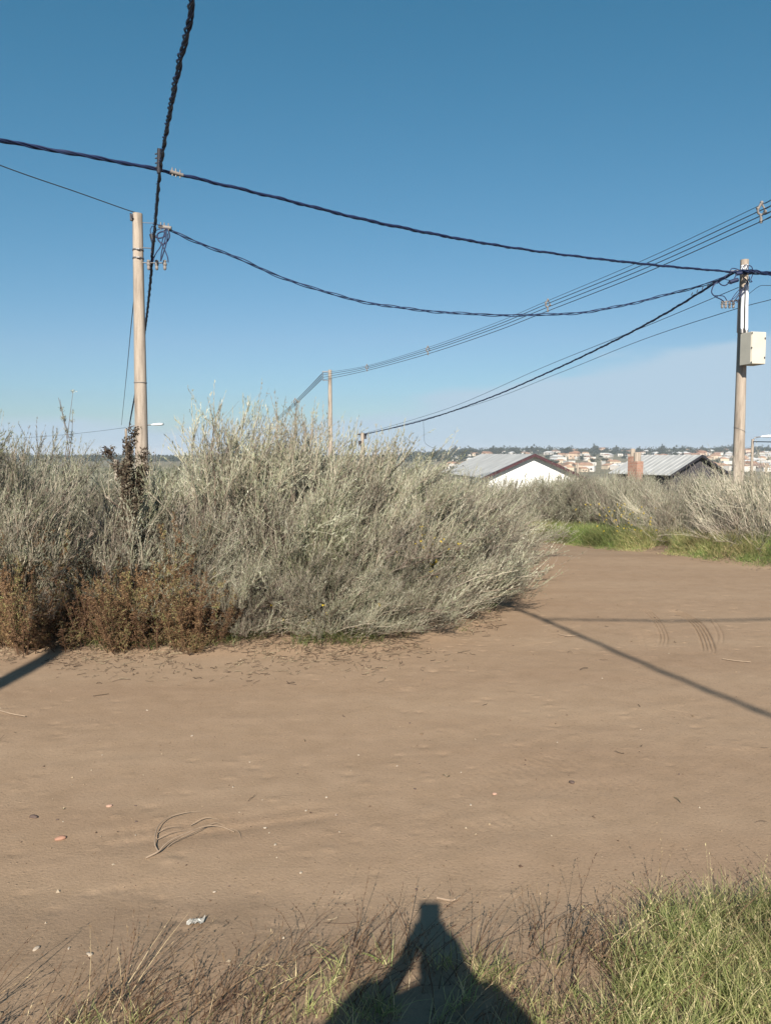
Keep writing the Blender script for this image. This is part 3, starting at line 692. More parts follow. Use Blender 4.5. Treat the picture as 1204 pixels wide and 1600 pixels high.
# thin mixed grass along the bottom
p2 = Pile(); edge = lambda p: np.interp(p, [-100, 150, 300, 420, 600, 760, 900, 1000, 1204], [1640, 1600, 1560, 1530, 1505, 1500, 1500, 1500, 1400])
cx, cy = px_line(edge, 560, -60, 1260, rg, .8); ok = (vnoise(cx*6+2, cy*6) > .40); cx, cy = cx[ok], cy[ok]
x, y, kk = tufts(cx, cy, 17, np.full(len(cx), .03), rg)
blades(p2, x, y, rg.uniform(.03, .13, len(x)), rg.uniform(.002, .004, len(x)), (.1, .0), rg, tint=(.5, .3), spread=.8)
tag(p2.build('sparse_grass', M['ygrass']), 'thin green tufts scattered along the near edge of the dirt', 'grass', kind='stuff')
p3 = Pile(); edge3 = lambda p: np.interp(p, [-100, 0, 150, 300, 420, 600, 700, 900, 960, 1100, 1204], [1590, 1575, 1545, 1515, 1490, 1468, 1460, 1440, 1410, 1390, 1380])
cx, cy = px_line(edge3, 560, -80, 1300, rg, .8); ok = (vnoise(cx*5+7, cy*5) > .30) & ((cx/cy < .33) | (rg.random(560) < .35)) & ((cx/cy < .02) | (rg.random(560) < .45)); cx, cy = cx[ok], cy[ok]
x, y, kk = tufts(cx, cy, 5, np.full(len(cx), .04), rg)
blades(p3, x, y, rg.uniform(.08, .30, len(x)), np.full(len(x), .0034), (.45, .15), rg, seeds=True, tint=(.46, .27), spread=.6)
x, y, kk = tufts(cx, cy, 9, np.full(len(cx), .05), rg)
blades(p3, x, y, rg.uniform(.03, .10, len(x)), np.full(len(x), .0022), (.1, .1), rg, tint=(.5, .3), spread=1.6)
tag(p3.build('dead_grass', M['deadgrass']), 'dry dark seed stalks leaning right along the bottom edge', 'grass', kind='stuff')
# green strip right of the road
p4 = Pile(); n = 5600; t = rg.random(n); x = np.interp(t, [0, .35, .7, 1], [2.9, 3.9, 5.0, 7.5]); yb = np.interp(x, RX, RY); d = rg.random(n)**1.1*2.9
y = yb+d; ok = vnoise(x*1.5, y*1.5+3) > .16; cx, cy = x[ok], y[ok]
x, y, kk = tufts(cx, cy, 16, np.full(len(cx), .09), rg)
dd = np.clip((y-np.interp(x, RX, RY))/1.4, .12, 1); dry = vnoise(x*1.1+30, y*1.1) > .55
for sel, tn in ((~dry, .42), (dry, .78)):
    blades(p4, x[sel], y[sel], (rg.uniform(.12, .46, len(x))*dd)[sel], rg.uniform(.005, .009, sel.sum()), (0, 0), rg, tint=(tn, .30), spread=.8, K=3)
tag(p4.build('bright_grass', M['bright']), 'bright green grass strip between the dirt road and right shrubs', 'grass', kind='stuff')
# green undergrowth in and before the thicket
p5 = Pile(); n = 800; x = rg.uniform(-4.5, 1.6, n); y = np.interp(x, ED_X, ED_Y)+rg.uniform(-.02, .75, n)**1.0; ok = vnoise(x*2.2+5, y*2.2) > .64
ok |= (np.abs(x+.1) < .45) & (rg.random(n) < .5); cx, cy = x[ok], y[ok]
x, y, kk = tufts(cx, cy, 16, np.full(len(cx), .06), rg)
blades(p5, x, y, rg.uniform(.05, .22, len(x)), rg.uniform(.003, .006, len(x)), (.1, -.15), rg, tint=(.45, .3), spread=.9)
tag(p5.build('undergrowth', M['grass']), 'low green undergrowth at the foot of the thicket', 'grass', kind='stuff')
# straw and twig litter on the dirt along the thicket and at the sides
p6 = Pile(); n = 3600; r = rg
x = r.uniform(-4.2, 2.4, n); y = np.interp(x, ED_X, ED_Y)+.1-np.abs(r.normal(0, .38, n))**1.15; 
x2 = r.uniform(-3.5, 4, 110); y2 = r.uniform(2.3, 9, 110); x3 = r.uniform(3.0, 7, 350); y3 = np.interp(x3, RX, RY)-np.abs(r.normal(0, .3, 350))
x = np.concatenate([x, x2, x3]); y = np.concatenate([y, y2, y3]); n = len(x); ok = vnoise(x*2.2+1, y*2.2+4)+.0*x > .40; x, y = x[ok], y[ok]; n = len(x)
a = r.uniform(-.9, 1.9, n); Ls = r.uniform(.012, .07, n)*np.where(r.random(n) > .92, 2.2, 1); K = 4; s = np.linspace(-.5, .5, K)
px_ = x[:, None]+np.cos(a)[:, None]*Ls[:, None]*s; py_ = y[:, None]+np.sin(a)[:, None]*Ls[:, None]*s; bn = r.normal(0, .25, n)[:, None]*Ls[:, None]*(s**2)
px_ = px_-np.sin(a)[:, None]*bn; py_ = py_+np.cos(a)[:, None]*bn
P = np.stack([px_, py_, height(px_, py_)+.003+np.abs(r.normal(0, .006, (n, K)))], -1)
V, Fc = tubes(P, np.full((n, K), 1)*r.uniform(.0009, .0026, n)[:, None], 3); p6.add(V, Fc, np.repeat(np.clip(r.normal(.62, .3, n), 0, 1), (K-1)*3))
tag(p6.build('straw_litter', M['litter']), 'dry straws and twigs littering the dirt along the thicket', 'litter', kind='stuff')

def gravel():
    r = np.random.default_rng(41); n = 5200
    x = r.uniform(-3.8, 4.2, n); y = 2.0+r.random(n)**1.3*9; ok = (vnoise(x*1.6+11, y*1.6) > .5) | (r.random(n) < .25); x, y = x[ok], y[ok]; n = len(x)
    s_ = r.lognormal(-5.9, .45, n)*np.where(r.random(n) > .97, 2.0, 1); z = height(x, y)
    o6 = np.array([[1, 0, 0], [0, 1, 0], [-1, 0, 0], [0, -1, 0], [0, 0, .7], [0, 0, -.7]], float); f8 = np.array([[0, 1, 4], [1, 2, 4], [2, 3, 4], [3, 0, 4], [1, 0, 5], [2, 1, 5], [3, 2, 5], [0, 3, 5]])
    a = r.uniform(0, 6.28, n); c, sn = np.cos(a)[:, None], np.sin(a)[:, None]; P = o6[None]*(1+r.normal(0, .25, (n, 6, 3)))*s_[:, None, None]
    V = np.stack([P[..., 0]*c-P[..., 1]*sn+x[:, None], P[..., 0]*sn+P[..., 1]*c+y[:, None], P[..., 2]+z[:, None]+.001], -1).reshape(-1, 3)
    Fc = (f8[None]+np.arange(n)[:, None, None]*6).reshape(-1, 3)
    o = np_mesh('gravel', V, Fc, M['grit'], attrs={'tint': ('FACE', np.repeat(r.random(n), 8))}); tag(o, 'fine grit and soil crumbs on the dirt road', 'gravel', kind='stuff')
M['grit'] = foliage('soil_crumb', [(0, (.12, .08, .06)), (.3, (.24, .17, .115)), (.8, (.36, .27, .19)), (1, (.48, .41, .33))], trans=0, gain=.85)
gravel()

# yellow flower heads
def flowers(name, cx, cy, z0, z1, n, sx, sy, label, seed):
    r = np.random.default_rng(seed); root = empty(name, (cx, cy, float(height(cx, cy, False))), 0, label, 'flowers')
    x = r.normal(0, sx, n); y = r.normal(0, sy, n); z = r.uniform(z0, z1, n)
    P = np.stack([np.stack([x*.5, y*.5, np.zeros(n)], 1), np.stack([x*.9, y*.9, z*.6], 1), np.stack([x, y, z], 1)], 1)
    st = Pile(); V, Fc = tubes(P, np.full((n, 3), .0018), 3); st.add(V, Fc, .5); st.build('stems', M['grass'], root)
    li = np.repeat(np.arange(n), 9); B = P[li, 2]+r.normal(0, .006, (len(li), 3)); lf = Pile()
    V, Fc = leafquads(B, r.normal(size=B.shape)+np.array([0, -.5, .5]), np.full(len(li), .017), np.full(len(li), .010), r); lf.add(V, Fc, .5)
    lf.build('blossoms', M['yellow'], root)
a = on_ground(700, 970)
flowers('yellow_flowers', .38, 6.95, .35, .85, 40, .14, .08, 'small yellow flowers among the grey stems in the middle of the thicket', 1)
flowers('yellow_flowers', 4.25, 13.7, .25, .75, 60, .35, .25, 'patch of yellow flowers in the grass right of the road', 2)
flowers('yellow_flowers', -.55, 6.35, .1, .35, 14, .15, .06, 'few yellow flowers low at the front foot of the thicket', 3)

# ------------------------------------------------------------------ poles
def shaft_profile(Hh, rb, rt): return [(rb+(rt-rb)*i/10, Hh*i/10) for i in range(11)]
def insulator(mb, c, s=1.0):
    mb.lathe([(0.012*s, .06*s), (.03*s, .05*s), (.034*s, .03*s), (.018*s, .02*s), (.034*s, .0), (.036*s, -.03*s), (.018*s, -.045*s), (.03*s, -.06*s), (.026*s, -.10*s), (.01*s, -.115*s)], c, 10)

# left pole
PL = at(223, 800, 17.0); bz = float(height(PL.x, 17.0, False)); topz = at(222, 334, 17.0).z
pole = empty('concrete_pole', (PL.x, 17.0, bz), 0, 'round concrete utility pole rising behind the shrubs at the left', 'utility pole')
pole.rotation_euler = (0, R(.35), 0)
HL = topz-bz
s = MB(); s.lathe(shaft_profile(HL, .155, .105), n=32); s.build('shaft', M['concrete'], pole)
def band(mb, z, r0, h=.05): mb.lathe([(r0, -h/2), (r0+.008, -h/2), (r0+.008, h/2), (r0, h/2)], (0, 0, z), 32)
for yy in (391, 404):
    b = MB(); zz = at(223, yy, 17).z-bz; rr = .155+(.105-.155)*zz/HL; band(b, zz, rr+.001, .035)
    b.box((.04, -rr-.02, zz), (.07, .03, .03)); b.build('steel_band', M['iron'], pole)
b = MB(); zz = at(223, 598, 17).z-bz; band(b, zz, .155-.05*zz/HL+.001, .022); b.build('steel_band', M['spacer'], pole)
b = MB(); b.box((-.10, -.06, HL-.10), (.07, .07, .13)); b.tube([(-.13, -.06, HL-.02), (-.06, -.12, HL-.14)], .02, 8); b.build('clamp', M['dark'], pole)
br = MB(); z1 = at(250, 411, 17).z-bz; br.tube([(.10, -.03, z1), (.60, -.06, z1-.01)], .012, 6); br.tube([(.09, -.02, z1+.32), (.30, -.05, z1+.30)], .010, 6)
br.tube([(.10, -.02, z1+.85), (.36, -.05, z1+.83)], .007, 6); br.build('bracket', M['iron'], pole)
for i in range(3):
    b = MB(); insulator(b, (.24+i*.175, -.06, z1-.02), 1.25); b.build('insulator', M['spacer'], pole)

def cable(name, pts, rad, label, cat='cable', mat='cable', twist=None, group=None):
    """twist = (strands, spread, pitch): strands wound round the run"""
    mb = MB()
    if not twist: mb.tube(pts, rad, 6)
    else:
        ns, sp, pitch = twist; P = resample(pts, min(.06, pitch/9)); rr = random.Random(len(pts)); ph0 = rr.random()*6
        for q in range(ns):
            out = []
            for i, p in enumerate(P):
                t = (P[min(i+1, len(P)-1)]-P[max(i-1, 0)]).normalized(); u = t.cross(Vector((0, 0, 1)))
                if u.length < .01: u = Vector((1, 0, 0))
                u.normalize(); w = t.cross(u); sdist = i*min(.06, pitch/9)
                an = ph0+2*math.pi*(q/ns+sdist/pitch)+.6*math.sin(sdist*1.1); s2 = sp*(1+.5*math.sin(sdist*.83+q*2.1))
                out.append(p+u*math.cos(an)*s2+w*math.sin(an)*s2)
            mb.tube(out, rad, 5)
    return tag(mb.build(name, M[mat], None), label, cat, group)

hub = at(238, 382, 16.85)
over = [at(216, 590, 26), at(233, 455, 18.2), at(238, 395, 16.8), at(243, 340, 14.3), at(250, 265, 11.75), at(266, 170, 9.3), at(283, 85, 7.9), at(300, 0, 6.9), Vector((-.45, 3.0, 5.42)), Vector((1.0, -1.5, 5.38)), Vector((1.82, -4.6, 5.6)), Vector((3.6, -11.5, 6.9))]
cable('overhead_cable', spline(over[2:], 12), .0115, 'thick twisted dark blue cable rising from the left pole out of the photo top', twist=(4, .019, .55))
cable('far_cable', spline([at(238, 395, 16.8), at(235, 440, 18), at(226, 520, 23), at(214, 600, 31), at(204, 655, 43), at(201, 676, 50)], 10), .018, 'dark twisted cable dropping behind the left pole to the distant street lamp', twist=(3, .016, .5))
cable('crossing_cable', spline([at(-260, 178, 8.2), at(0, 220, 10.4), at(130, 243, 11.1), at(250, 266, 11.8), at(420, 306, 13.1), at(600, 350, 14.6), at(800, 387, 16.6), at(1000, 412, 18.9), at(1154, 426, 20.75)], 10), .0125,
      'thick twisted dark blue cable crossing the whole sky high above the others', twist=(4, .016, .75))
cable('sagging_cable', spline([at(262, 358, 16.9), at(300, 375, 17.1), at(370, 403, 17.5), at(450, 437, 18), at(560, 470, 18.6), at(680, 487, 19.2), at(800, 492.5, 19.7), at(920, 487, 20.1), at(1040, 461, 20.5), at(1110, 441, 20.7), at(1150, 424, 20.75)], 10), .011,
      'loosely twisted dark blue cable sagging low between the two big concrete poles', twist=(3, .024, 1.5))
cable('descending_cable', spline([at(1150, 424, 20.7), at(1110, 446, 21.6), at(1040, 489, 24), at(960, 532, 27.5), at(860, 580, 32.5), at(760, 623, 39), at(660, 657, 46.5), at(568, 679, 55)], 10), .019,
      'dark twisted cable running down from the right pole to the small distant pole', twist=(3, .017, .8))
cable('thin_wire', spline([at(1153, 449, 20.8), at(1115, 465, 21.8), at(1000, 513, 26), at(850, 573, 33), at(700, 638, 44), at(568, 678, 55)], 8), .010, 'thin dark wire just below the descending cable of the right pole', 'wire', 'wire')
cable('thin_wire', spline([at(1290, 446, 19), at(1204, 468, 20.3), at(1135, 487, 21.6), at(1000, 532, 25.5), at(870, 584, 31), at(740, 633, 40), at(568, 680, 55)], 8), .009, 'lowest thin wire passing behind the right pole under the meter cables', 'wire', 'wire')
cable('thin_wire', spline([at(1168, 460, 21), at(1186, 447, 20.6), at(1204, 446, 20.2), at(1300, 444, 19)], 8), .007, 'short thin wire leaving the right pole towards the right edge', 'wire', 'wire')
cable('thin_wire', spline([at(216, 333, 17), at(196, 327, 16.8), at(120, 300, 16), at(0, 258, 14.8), at(-220, 170, 13)], 8), .011, 'thin dark wire from the top of the left pole to the left edge', 'wire', 'wire')
cable('guy_wire', spline([at(215, 420, 17.1), at(206, 500, 21), at(198, 585, 30), at(190, 664, 46)], 8), .011, 'very thin wire slanting down left of the left pole', 'wire', 'wire')
cable('roadside_cable', spline([Vector((1.0, -1.5, 5.38)), Vector((3.2, -1.62, 5.45)), Vector((8, -1.8, 6.0)), Vector((13, -2, 6.9))], 10), .0075, 'twisted cable behind the viewer whose straight shadow crosses the road', twist=(3, .014, .6))
cable('hanging_wire', spline([at(661, 657, 46.4), at(662, 675, 46.4), at(663, 690, 46.4), at(670, 697, 46.4), at(681, 701, 46.4)], 6), .009, 'short loose wire hanging from the descending cable above the shrubs', 'wire', 'wire')
cable('main_right_cable', spline([at(1150, 425, 20.75), at(1175, 424, 20.3), at(1204, 427, 19.9), at(1330, 432, 18)], 8), .015, 'very thick bundle of cables leaving the right pole out of the right edge', twist=(5, .03, .8))
cable('second_right_cable', spline([at(1155, 428, 20.75), at(1180, 428, 20.3), at(1204, 429.5, 19.8), at(1330, 440, 17.5)], 8), .012, 'thinner cable just below the thick bundle at the right edge', twist=(2, .012, .6))

# fittings where the two cables cross and the tension clamps
def clampset(name, p, d, label, s=1.0):
    root = empty(name, p, 0, label, 'cable clamp'); d = Vector(d).normalized()
    b = MB(); b.tube([-d*.09*s, d*.09*s], .026*s, 8); b.build('clamp_body', M['spacer'], root)
    b = MB(); 
    for k in (-.06, -.01, .05): b.tube([d*k*s+Vector((0, 0, -.05*s)), d*k*s+Vector((0, 0, .06*s))], .010*s, 6)
    b.build('bolts', M['iron'], root); return root
clampset('cable_clamp', at(276, 271, 11.95), (1, .7, -.1), 'pale clamp on the crossing cable just right of the overhead cable', 1.1)
b = MB(); c0 = at(249, 252, 11.6)
for q in (-.09, -.03, .04, .1): b.tube([c0+Vector((-.06, 0, q)), c0+Vector((.01, 0, q+.02))], .011, 6)
b.tube([c0+Vector((-.01, 0, -.16)), c0+Vector((.02, -.05, .16))], .032, 8); tag(b.build('cable_tie', M['dark'], None), 'dark tape and ties where the overhead cable meets the crossing cable', 'cable tie')
clampset('cable_clamp', at(258, 355, 16.85), (1, 0, -.15), 'pale tension clamp beside the left pole at the end of the sagging cable', 1.5)

def jumper(name, pix, Y, rad, label, dY=None):
    pts = [at(a, b_, Y+(dY[i] if dY else 0)) for i, (a, b_) in enumerate(pix)]
    return pts
# loops of cable beside the left pole, one thing
lp = empty('cable_loops', at(250, 380, 16.85), 0, 'tangle of dark cable loops feeding three insulators beside the left pole', 'cable loops')
o0 = Vector(lp.location)
loops = [([(241, 366), (245, 371), (250, 372), (256, 370), (259, 366), (256, 362), (250, 363), (246, 367), (247, 374), (252, 380), (257, 381), (262, 376), (265, 369), (263, 360), (260, 356)], .017),
         ([(260, 355), (256, 368), (251, 385), (245, 394), (241, 402), (240, 408)], .012), ([(261, 356), (258, 375), (253, 392), (251, 408)], .012),
         ([(252, 380), (258, 392), (262, 402), (263, 410)], .012), ([(262, 365), (260, 380), (254, 400), (251, 408)], .014), ([(243, 361), (249, 358), (258, 357)], .008),
         ([(239, 350), (246, 351), (254, 352)], .009), ([(238, 353), (235, 360), (237, 368)], .009)]
for i, (px, rd) in enumerate(loops):
    b = MB(); b.tube([p-o0 for p in spline([at(a, c, 16.85-.01*i) for a, c in px], 6)], rd, 6); b.build('loop', M['cable'], lp)
b = MB(); b.tube([at(237, 366, 16.8)-o0, at(240, 378, 16.8)-o0], .05, 8); b.tube([at(240, 376, 16.8)-o0, at(238, 398, 16.9)-o0], .034, 8); b.build('splice', M['dark'], lp)

# right pole
PR = at(1152, 760, 21.0); bz2 = float(height(PR.x, 21.0, False))
pr = empty('concrete_pole', (PR.x, 21.0, bz2), 0, 'concrete utility pole at the right carrying a cream metal cabinet', 'utility pole')
HR = at(1158, 406, 21).z-bz2
pr.rotation_euler = (0, R(-.25), 0)
s = MB(); s.lathe(shaft_profile(HR, .165, .105), n=32); s.build('shaft', M['concrete'], pr)
def loc_r(px, py, dy=0): p = at(px, py, 21+dy); return (p.x-PR.x, dy, p.z-bz2)
bx = empty('part', (0, 0, 0)); bpy.data.objects.remove(bx)
z0, z1_ = at(1160, 571, 20.7).z-bz2, at(1160, 521, 20.7).z-bz2; Mx = Matrix.Translation((.106, -.38, 0)) @ Matrix.Rotation(R(14), 4, 'Z')
bo = MB().box((0, 0, (z0+z1_)/2), (.44, .42, z1_-z0), Mx).build('cabinet', M['boxpaint'], pr, bevel=.012)
do = MB().box((0.005, -.222, (z0+z1_)/2), (.425, .018, z1_-z0-.02), Mx).build('cabinet_door', M['boxpaint'], bo, bevel=.006)
for zz in (z0+.17, z1_-.17): MB().box((.185, -.237, zz), (.028, .014, .05), Mx).build('latch', M['dark'], do)
hg = MB()
for zz in (z0+.04, (z0+z1_)/2, z1_-.04): hg.box((-.213, -.235, zz), (.022, .016, .04), Mx)
hg.build('hinge', M['dark'], do)
for (xa, ya, yb) in ((1160, 455, 516), (1167, 440, 517)):
    b = MB(); b.tube([loc_r(xa+1.5, ya, -.22), loc_r(xa, (ya+yb)/2, -.22), loc_r(xa-.5, yb+3, -.25)], .042, 12); cd = b.build('conduit', M['pvc'], pr)
    b = MB(); b.tube([loc_r(xa-.5, yb-3, -.235), loc_r(xa-.5, yb+5, -.25)], .050, 12); b.build('conduit_collar', M['iron'], cd)
b = MB(); b.tube([loc_r(1152, 520, -.2), loc_r(1154, 470, -.2)], .012, 6); b.build('earth_wire', M['dark'], pr)
ar = MB(); ar.tube([loc_r(1128, 472, -.12), loc_r(1156, 469, -.12)], .022, 6); ar.tube([loc_r(1140, 424, -.1), loc_r(1168, 421, -.1)], .02, 6); ar.build('bracket', M['iron'], pr)
for px in (1129, 1134.5, 1140.5, 1146.5):
    b = MB(); c = loc_r(px, 474, -.12); insulator(b, c, 1.15); b.build('insulator', M['spacer'], pr)
for px, py in ((1161, 419), (1167, 418)):
    b = MB(); c = loc_r(px, py, -.2); insulator(b, c, 1.4); b.build('insulator', M['pvc'], pr)
b = MB(); zz = at(1152, 672, 21).z-bz2; rr = .165-.06*zz/HR+.001
b.tube([(rr*1.02*math.cos(a), rr*1.02*math.sin(a), zz-.07*math.cos(a)) for a in [k*math.pi/12 for k in range(25)]], .006, 5); b.build('tie_wire', M['iron'], pr)
lp = empty('cable_loops', at(1150, 440, 20.7), 0, 'tangle of dark blue cable loops at the head of the right pole', 'cable loops'); o0 = Vector(lp.location)
loops = [([(1121, 443), (1119, 441), (1113, 448), (1111, 457), (1116, 463), (1124, 467), (1130, 471)], .016), ([(1116, 462), (1122, 462), (1130, 463), (1135, 470)], .012),
         ([(1122, 441), (1126, 445), (1132, 446), (1138, 442), (1142, 440), (1150, 439)], .016), ([(1160, 433), (1166, 440), (1160, 452), (1152, 463), (1144, 473)], .014),
         ([(1168, 436), (1166, 450), (1158, 460), (1150, 473)], .014), ([(1156, 450), (1146, 462), (1140, 472)], .010), ([(1158, 452), (1148, 464), (1136, 472)], .009),
         ([(1158, 424), (1161, 416), (1166, 414), (1168, 420), (1165, 430)], .012), ([(1164, 424), (1168, 415), (1174, 418), (1175, 428), (1172, 437), (1174, 440), (1170, 440), (1170, 432)], .012),
         ([(1133, 431), (1132, 436), (1140, 438), (1146, 437)], .009), ([(1150, 428), (1146, 436), (1142, 443), (1136, 441)], .016), ([(1138, 428), (1142, 420), (1149, 420), (1158, 424)], .012)]
for i, (px, rd) in enumerate(loops):
    b = MB(); b.tube([p-o0 for p in spline([at(a, c, 20.68-.01*i) for a, c in px], 6)], rd, 6); b.build('loop', M['cable'], lp)
b = MB(); b.tube([at(1139, 441, 20.6)-o0, at(1152, 437, 20.6)-o0], .055, 8); b.tube([at(1149, 428, 20.6)-o0, at(1172, 424, 20.6)-o0], .05, 8); b.build('splice', M['cable'], lp)
cb = MB()
for t in (0, .25, .5, .75, 1): 
    p = at(1081+t*33, 461-t*18, 22.2-t*1.2); cb.tube([p+Vector((-.03, 0, -.01)), p+Vector((0, 0, .07))], .012, 5)
tag(cb.build('cable_ties', M['dark'], None), 'row of ties on the descending cable left of the right pole', 'cable ties')

# distant power pole with four spaced lines
PD = at(516, 700, 50); bz3 = float(height(PD.x, 50, False)); HD = at(515, 578, 50).z-bz3
pd = empty('power_pole', (PD.x, 50, bz3), 0, 'distant tapered power pole above the middle of the thicket', 'utility pole')
s = MB(); s.lathe(shaft_profile(HD, .19, .115), n=20); s.build('shaft', M['concrete'], pd)
ar = MB(); zt = at(508, 581, 50).z-bz3; ar.tube([(0, -.05, zt), (-.5, -.05, zt)], .03, 6); ar.tube([(-.44, -.05, zt), (-.44, -.05, zt-.55)], .02, 6); ar.tube([(0, -.05, zt-.55), (-.44, -.05, zt-.55)], .02, 6); ar.build('crossarm', M['iron'], pd)
def lines(dz, dx, lab):
    return None
offs = [(0, .0, 'topmost faint'), (1, -6, 'second'), (2, -12, 'third'), (3, -18, 'lowest')]
A = [((503, 583), (503, 586), (503, 590), (503, 594)), ((573, 571.5), (573, 573.5), (573, 576), (573, 579)), ((668, 543), (668, 546), (668, 549), (668, 553)), ((770, 506), (770, 510), (770, 514), (770, 519)),
     ((855, 470), (855, 474.5), (855, 480), (855, 486)), ((1010, 404), (1010, 411), (1010, 418), (1010, 425)), ((1188, 320), (1188, 328.5), (1188, 337), (1188, 346)), ((1204, 312), (1204, 321), (1204, 330), (1204, 338)), ((1420, 190), (1420, 203), (1420, 216), (1420, 229))]
AY = [50, 46, 40, 35, 31.5, 26, 21, 20.6, 16.5]
lab = ['thinnest and highest of the four parallel lines climbing to the upper right', 'second line from the top of the four parallel lines climbing right', 'third line from the top of the four parallel lines climbing right', 'lowest of the four parallel lines climbing to the upper right']
for i in range(4):
    cable('power_line', spline([at(*A[j][i], AY[j]) for j in range(9)], 8), .009 if i == 0 else .014, lab[i], 'power line', 'wire', group='four spaced power lines')
for i, (d, lb) in enumerate(((0, 'upper'), (3.2, 'middle'), (6.4, 'lower'))):
    cable('power_line', spline([at(503, 584+d*1.2, 50), at(480, 608+d, 70), at(452, 636+d*.8, 100), at(425, 660+d*.6, 140), at(400, 684, 200)], 6), .030, lb+' of the three lines dropping left from the distant power pole', 'power line', 'wire', group='lines dropping left')
def spacer(px, py, Y, hh, label):
    root = empty('line_spacer', at(px, py, Y), 0, label, 'spacer', 'spacers clipped on the power lines'); b = MB(); h = hh
    b.tube([(0, 0, h), (-.35*h, 0, .35*h), (-.3*h, 0, 0), (0, 0, -.2*h)], .13*h, 6); b.tube([(0, 0, h), (.38*h, 0, .4*h), (.3*h, 0, 0), (0, 0, -.2*h)], .10*h, 6); b.tube([(0, 0, -.2*h), (.05*h, 0, -h)], .14*h, 6); b.build('spacer_body', M['spacer'], root)
    c = MB()
    for a, bb in ((-.38, .4), (.38, .1), (0, -.85), (0, 1.0)): c.tube([(a*h-.06*h, 0, bb*h), (a*h+.12*h, 0, bb*h+.1*h)], .17*h, 6)
    c.build('grips', M['spacer'], root)
spacer(1188, 333, 21, .26, 'largest pale spacer clipped on the lines at the right edge')
spacer(855, 478, 31.5, .24, 'pale spacer on the lines above the bottom of the sagging cable')
spacer(668, 548, 40, .22, 'small pale spacer in the middle of the climbing lines')
spacer(573, 575, 46, .20, 'small spacer nearest the distant power pole on its right')
spacer(461, 629, 90, .45, 'tiny spacer on the lines dropping left of the distant power pole')

# small distant pole at the end of the descending cable
PS = at(566, 700, 55); bz4 = float(height(PS.x, 55, False)); Hs = at(566, 676, 55).z-bz4
ps = empty('distant_pole', (PS.x, 55, bz4), 0, 'short looking distant concrete pole where the descending cable ends', 'utility pole')
MB().lathe(shaft_profile(Hs, .17, .125), n=16).build('shaft', M['concrete'], ps)
b = MB(); b.box((-.17, -.12, Hs-.75), (.22, .2, .35)); b.box((.2, -.1, Hs-.25), (.18, .2, .4)); b.tube([(-.35, 0, Hs-.12), (.3, 0, Hs-.12)], .05, 6); b.build('fittings', M['dark'], ps)

def lamp_post(name, px, ytop, Y, side, arm, headpx, label, mat='concrete'):
    p = at(px, ytop, Y); z = float(height(p.x, Y, False)); root = empty(name, (p.x, Y, z), 0, label, 'street lamp'); h = p.z-z
    MB().lathe(shaft_profile(h, .11, .08), n=12).build('post', M[mat], root)
    a = at(headpx[0], headpx[1], Y)-Vector((p.x, Y, z)); ax = a.x
    MB().tube(spline([(0, 0, h-.15), (ax*.3, 0, a.z-.06), (ax*.7, 0, a.z-.02), (ax, 0, a.z)], 5), .035, 8).build('arm', M['iron'], root)
    b = MB(); L_ = .72
    pr_ = [(0, .03), (.2, .09), (.5, .12), (.8, .10), (L_, .03)]
    vs = []; n = 10
    for t, w in pr_:
        for k in range(n): q = 2*math.pi*k/n; vs.append((ax+t, w*1.2*math.cos(q), a.z+.02+w*.75*math.sin(q)+t*.04))
    fs = [(i*n+k, i*n+(k+1) % n, (i+1)*n+(k+1) % n, (i+1)*n+k) for i in range(len(pr_)-1) for k in range(n)]+[tuple(range(n)), tuple(range((len(pr_)-1)*n, len(pr_)*n))]
    b.add(vs, fs, smooth=True).build('lamp_head', M['white'], root)
    return root
lamp_post('street_lamp', 197, 670, 50, 1, 1, (236, 664), 'street lamp with white head just right of the left pole')
lamp_post('street_lamp', 1175, 686, 50, 1, 1, (1187, 682.5), 'street lamp with white head right of the right pole')
cable('thin_wire', [at(1175, 690, 50), at(1204, 690.5, 48), at(1290, 692, 44)], .03, 'short wire from the right street lamp to the right edge', 'wire', 'wire')
cable('thin_wire', sag(at(197, 668, 50), at(-150, 684, 60), .4), .010, 'barely visible wire from the left street lamp to the left edge', 'wire', 'wire')

# poles out of view that carry the cables and throw shadows into it
gp = empty('concrete_pole', (-3.12, -1.6, 0), 0, 'concrete pole behind the viewer whose dark shadow falls at the left edge', 'utility pole')
MB().lathe(shaft_profile(7.0, .105, .075), n=24).build('shaft', M['concrete'], gp)
for (x, y, lb) in ((3.6, -11.6, 'concrete pole far behind the viewer holding the overhead cable'), (13.1, -2.0, 'concrete pole out of view at the right holding the roadside cable')):
    g2 = copy_tree(gp); g2.location = (x, y, 0); g2['label'] = lb

# ------------------------------------------------------------------ the two houses in the dip
def corr_roof(p00, p01, p10, p11, ribs, amp=.03):
    """sheet between eave (p0*) and ridge (p1*), ribs running down the slope"""
    p00, p01, p10, p11 = map(Vector, (p00, p01, p10, p11)); nrm = (p01-p00).cross(p10-p00).normalized()
    if nrm.z < 0: nrm = -nrm
    vs = []; n = ribs*8
    for j in range(2):
        a, b = (p00, p01) if j == 0 else (p10, p11)
        for i in range(n+1):
            t = i/n; w = (i % 8)/8; bump = amp if w < .25 else 0
            vs.append(a.lerp(b, t)+nrm*(bump+.03))
    fs = [(i, i+1, n+1+i+1, n+1+i) for i in range(n)]
    b = len(vs)
    for j in range(2):
        a, c = (p00, p01) if j == 0 else (p10, p11)
        for i in range(n+1): vs.append(a.lerp(c, i/n))
    fs += [(b+i+1, b+i, b+n+1+i, b+n+1+i+1) for i in range(n)]
    fs += [(i+1, i, b+i, b+i+1) for i in range(n)]
    return vs, fs
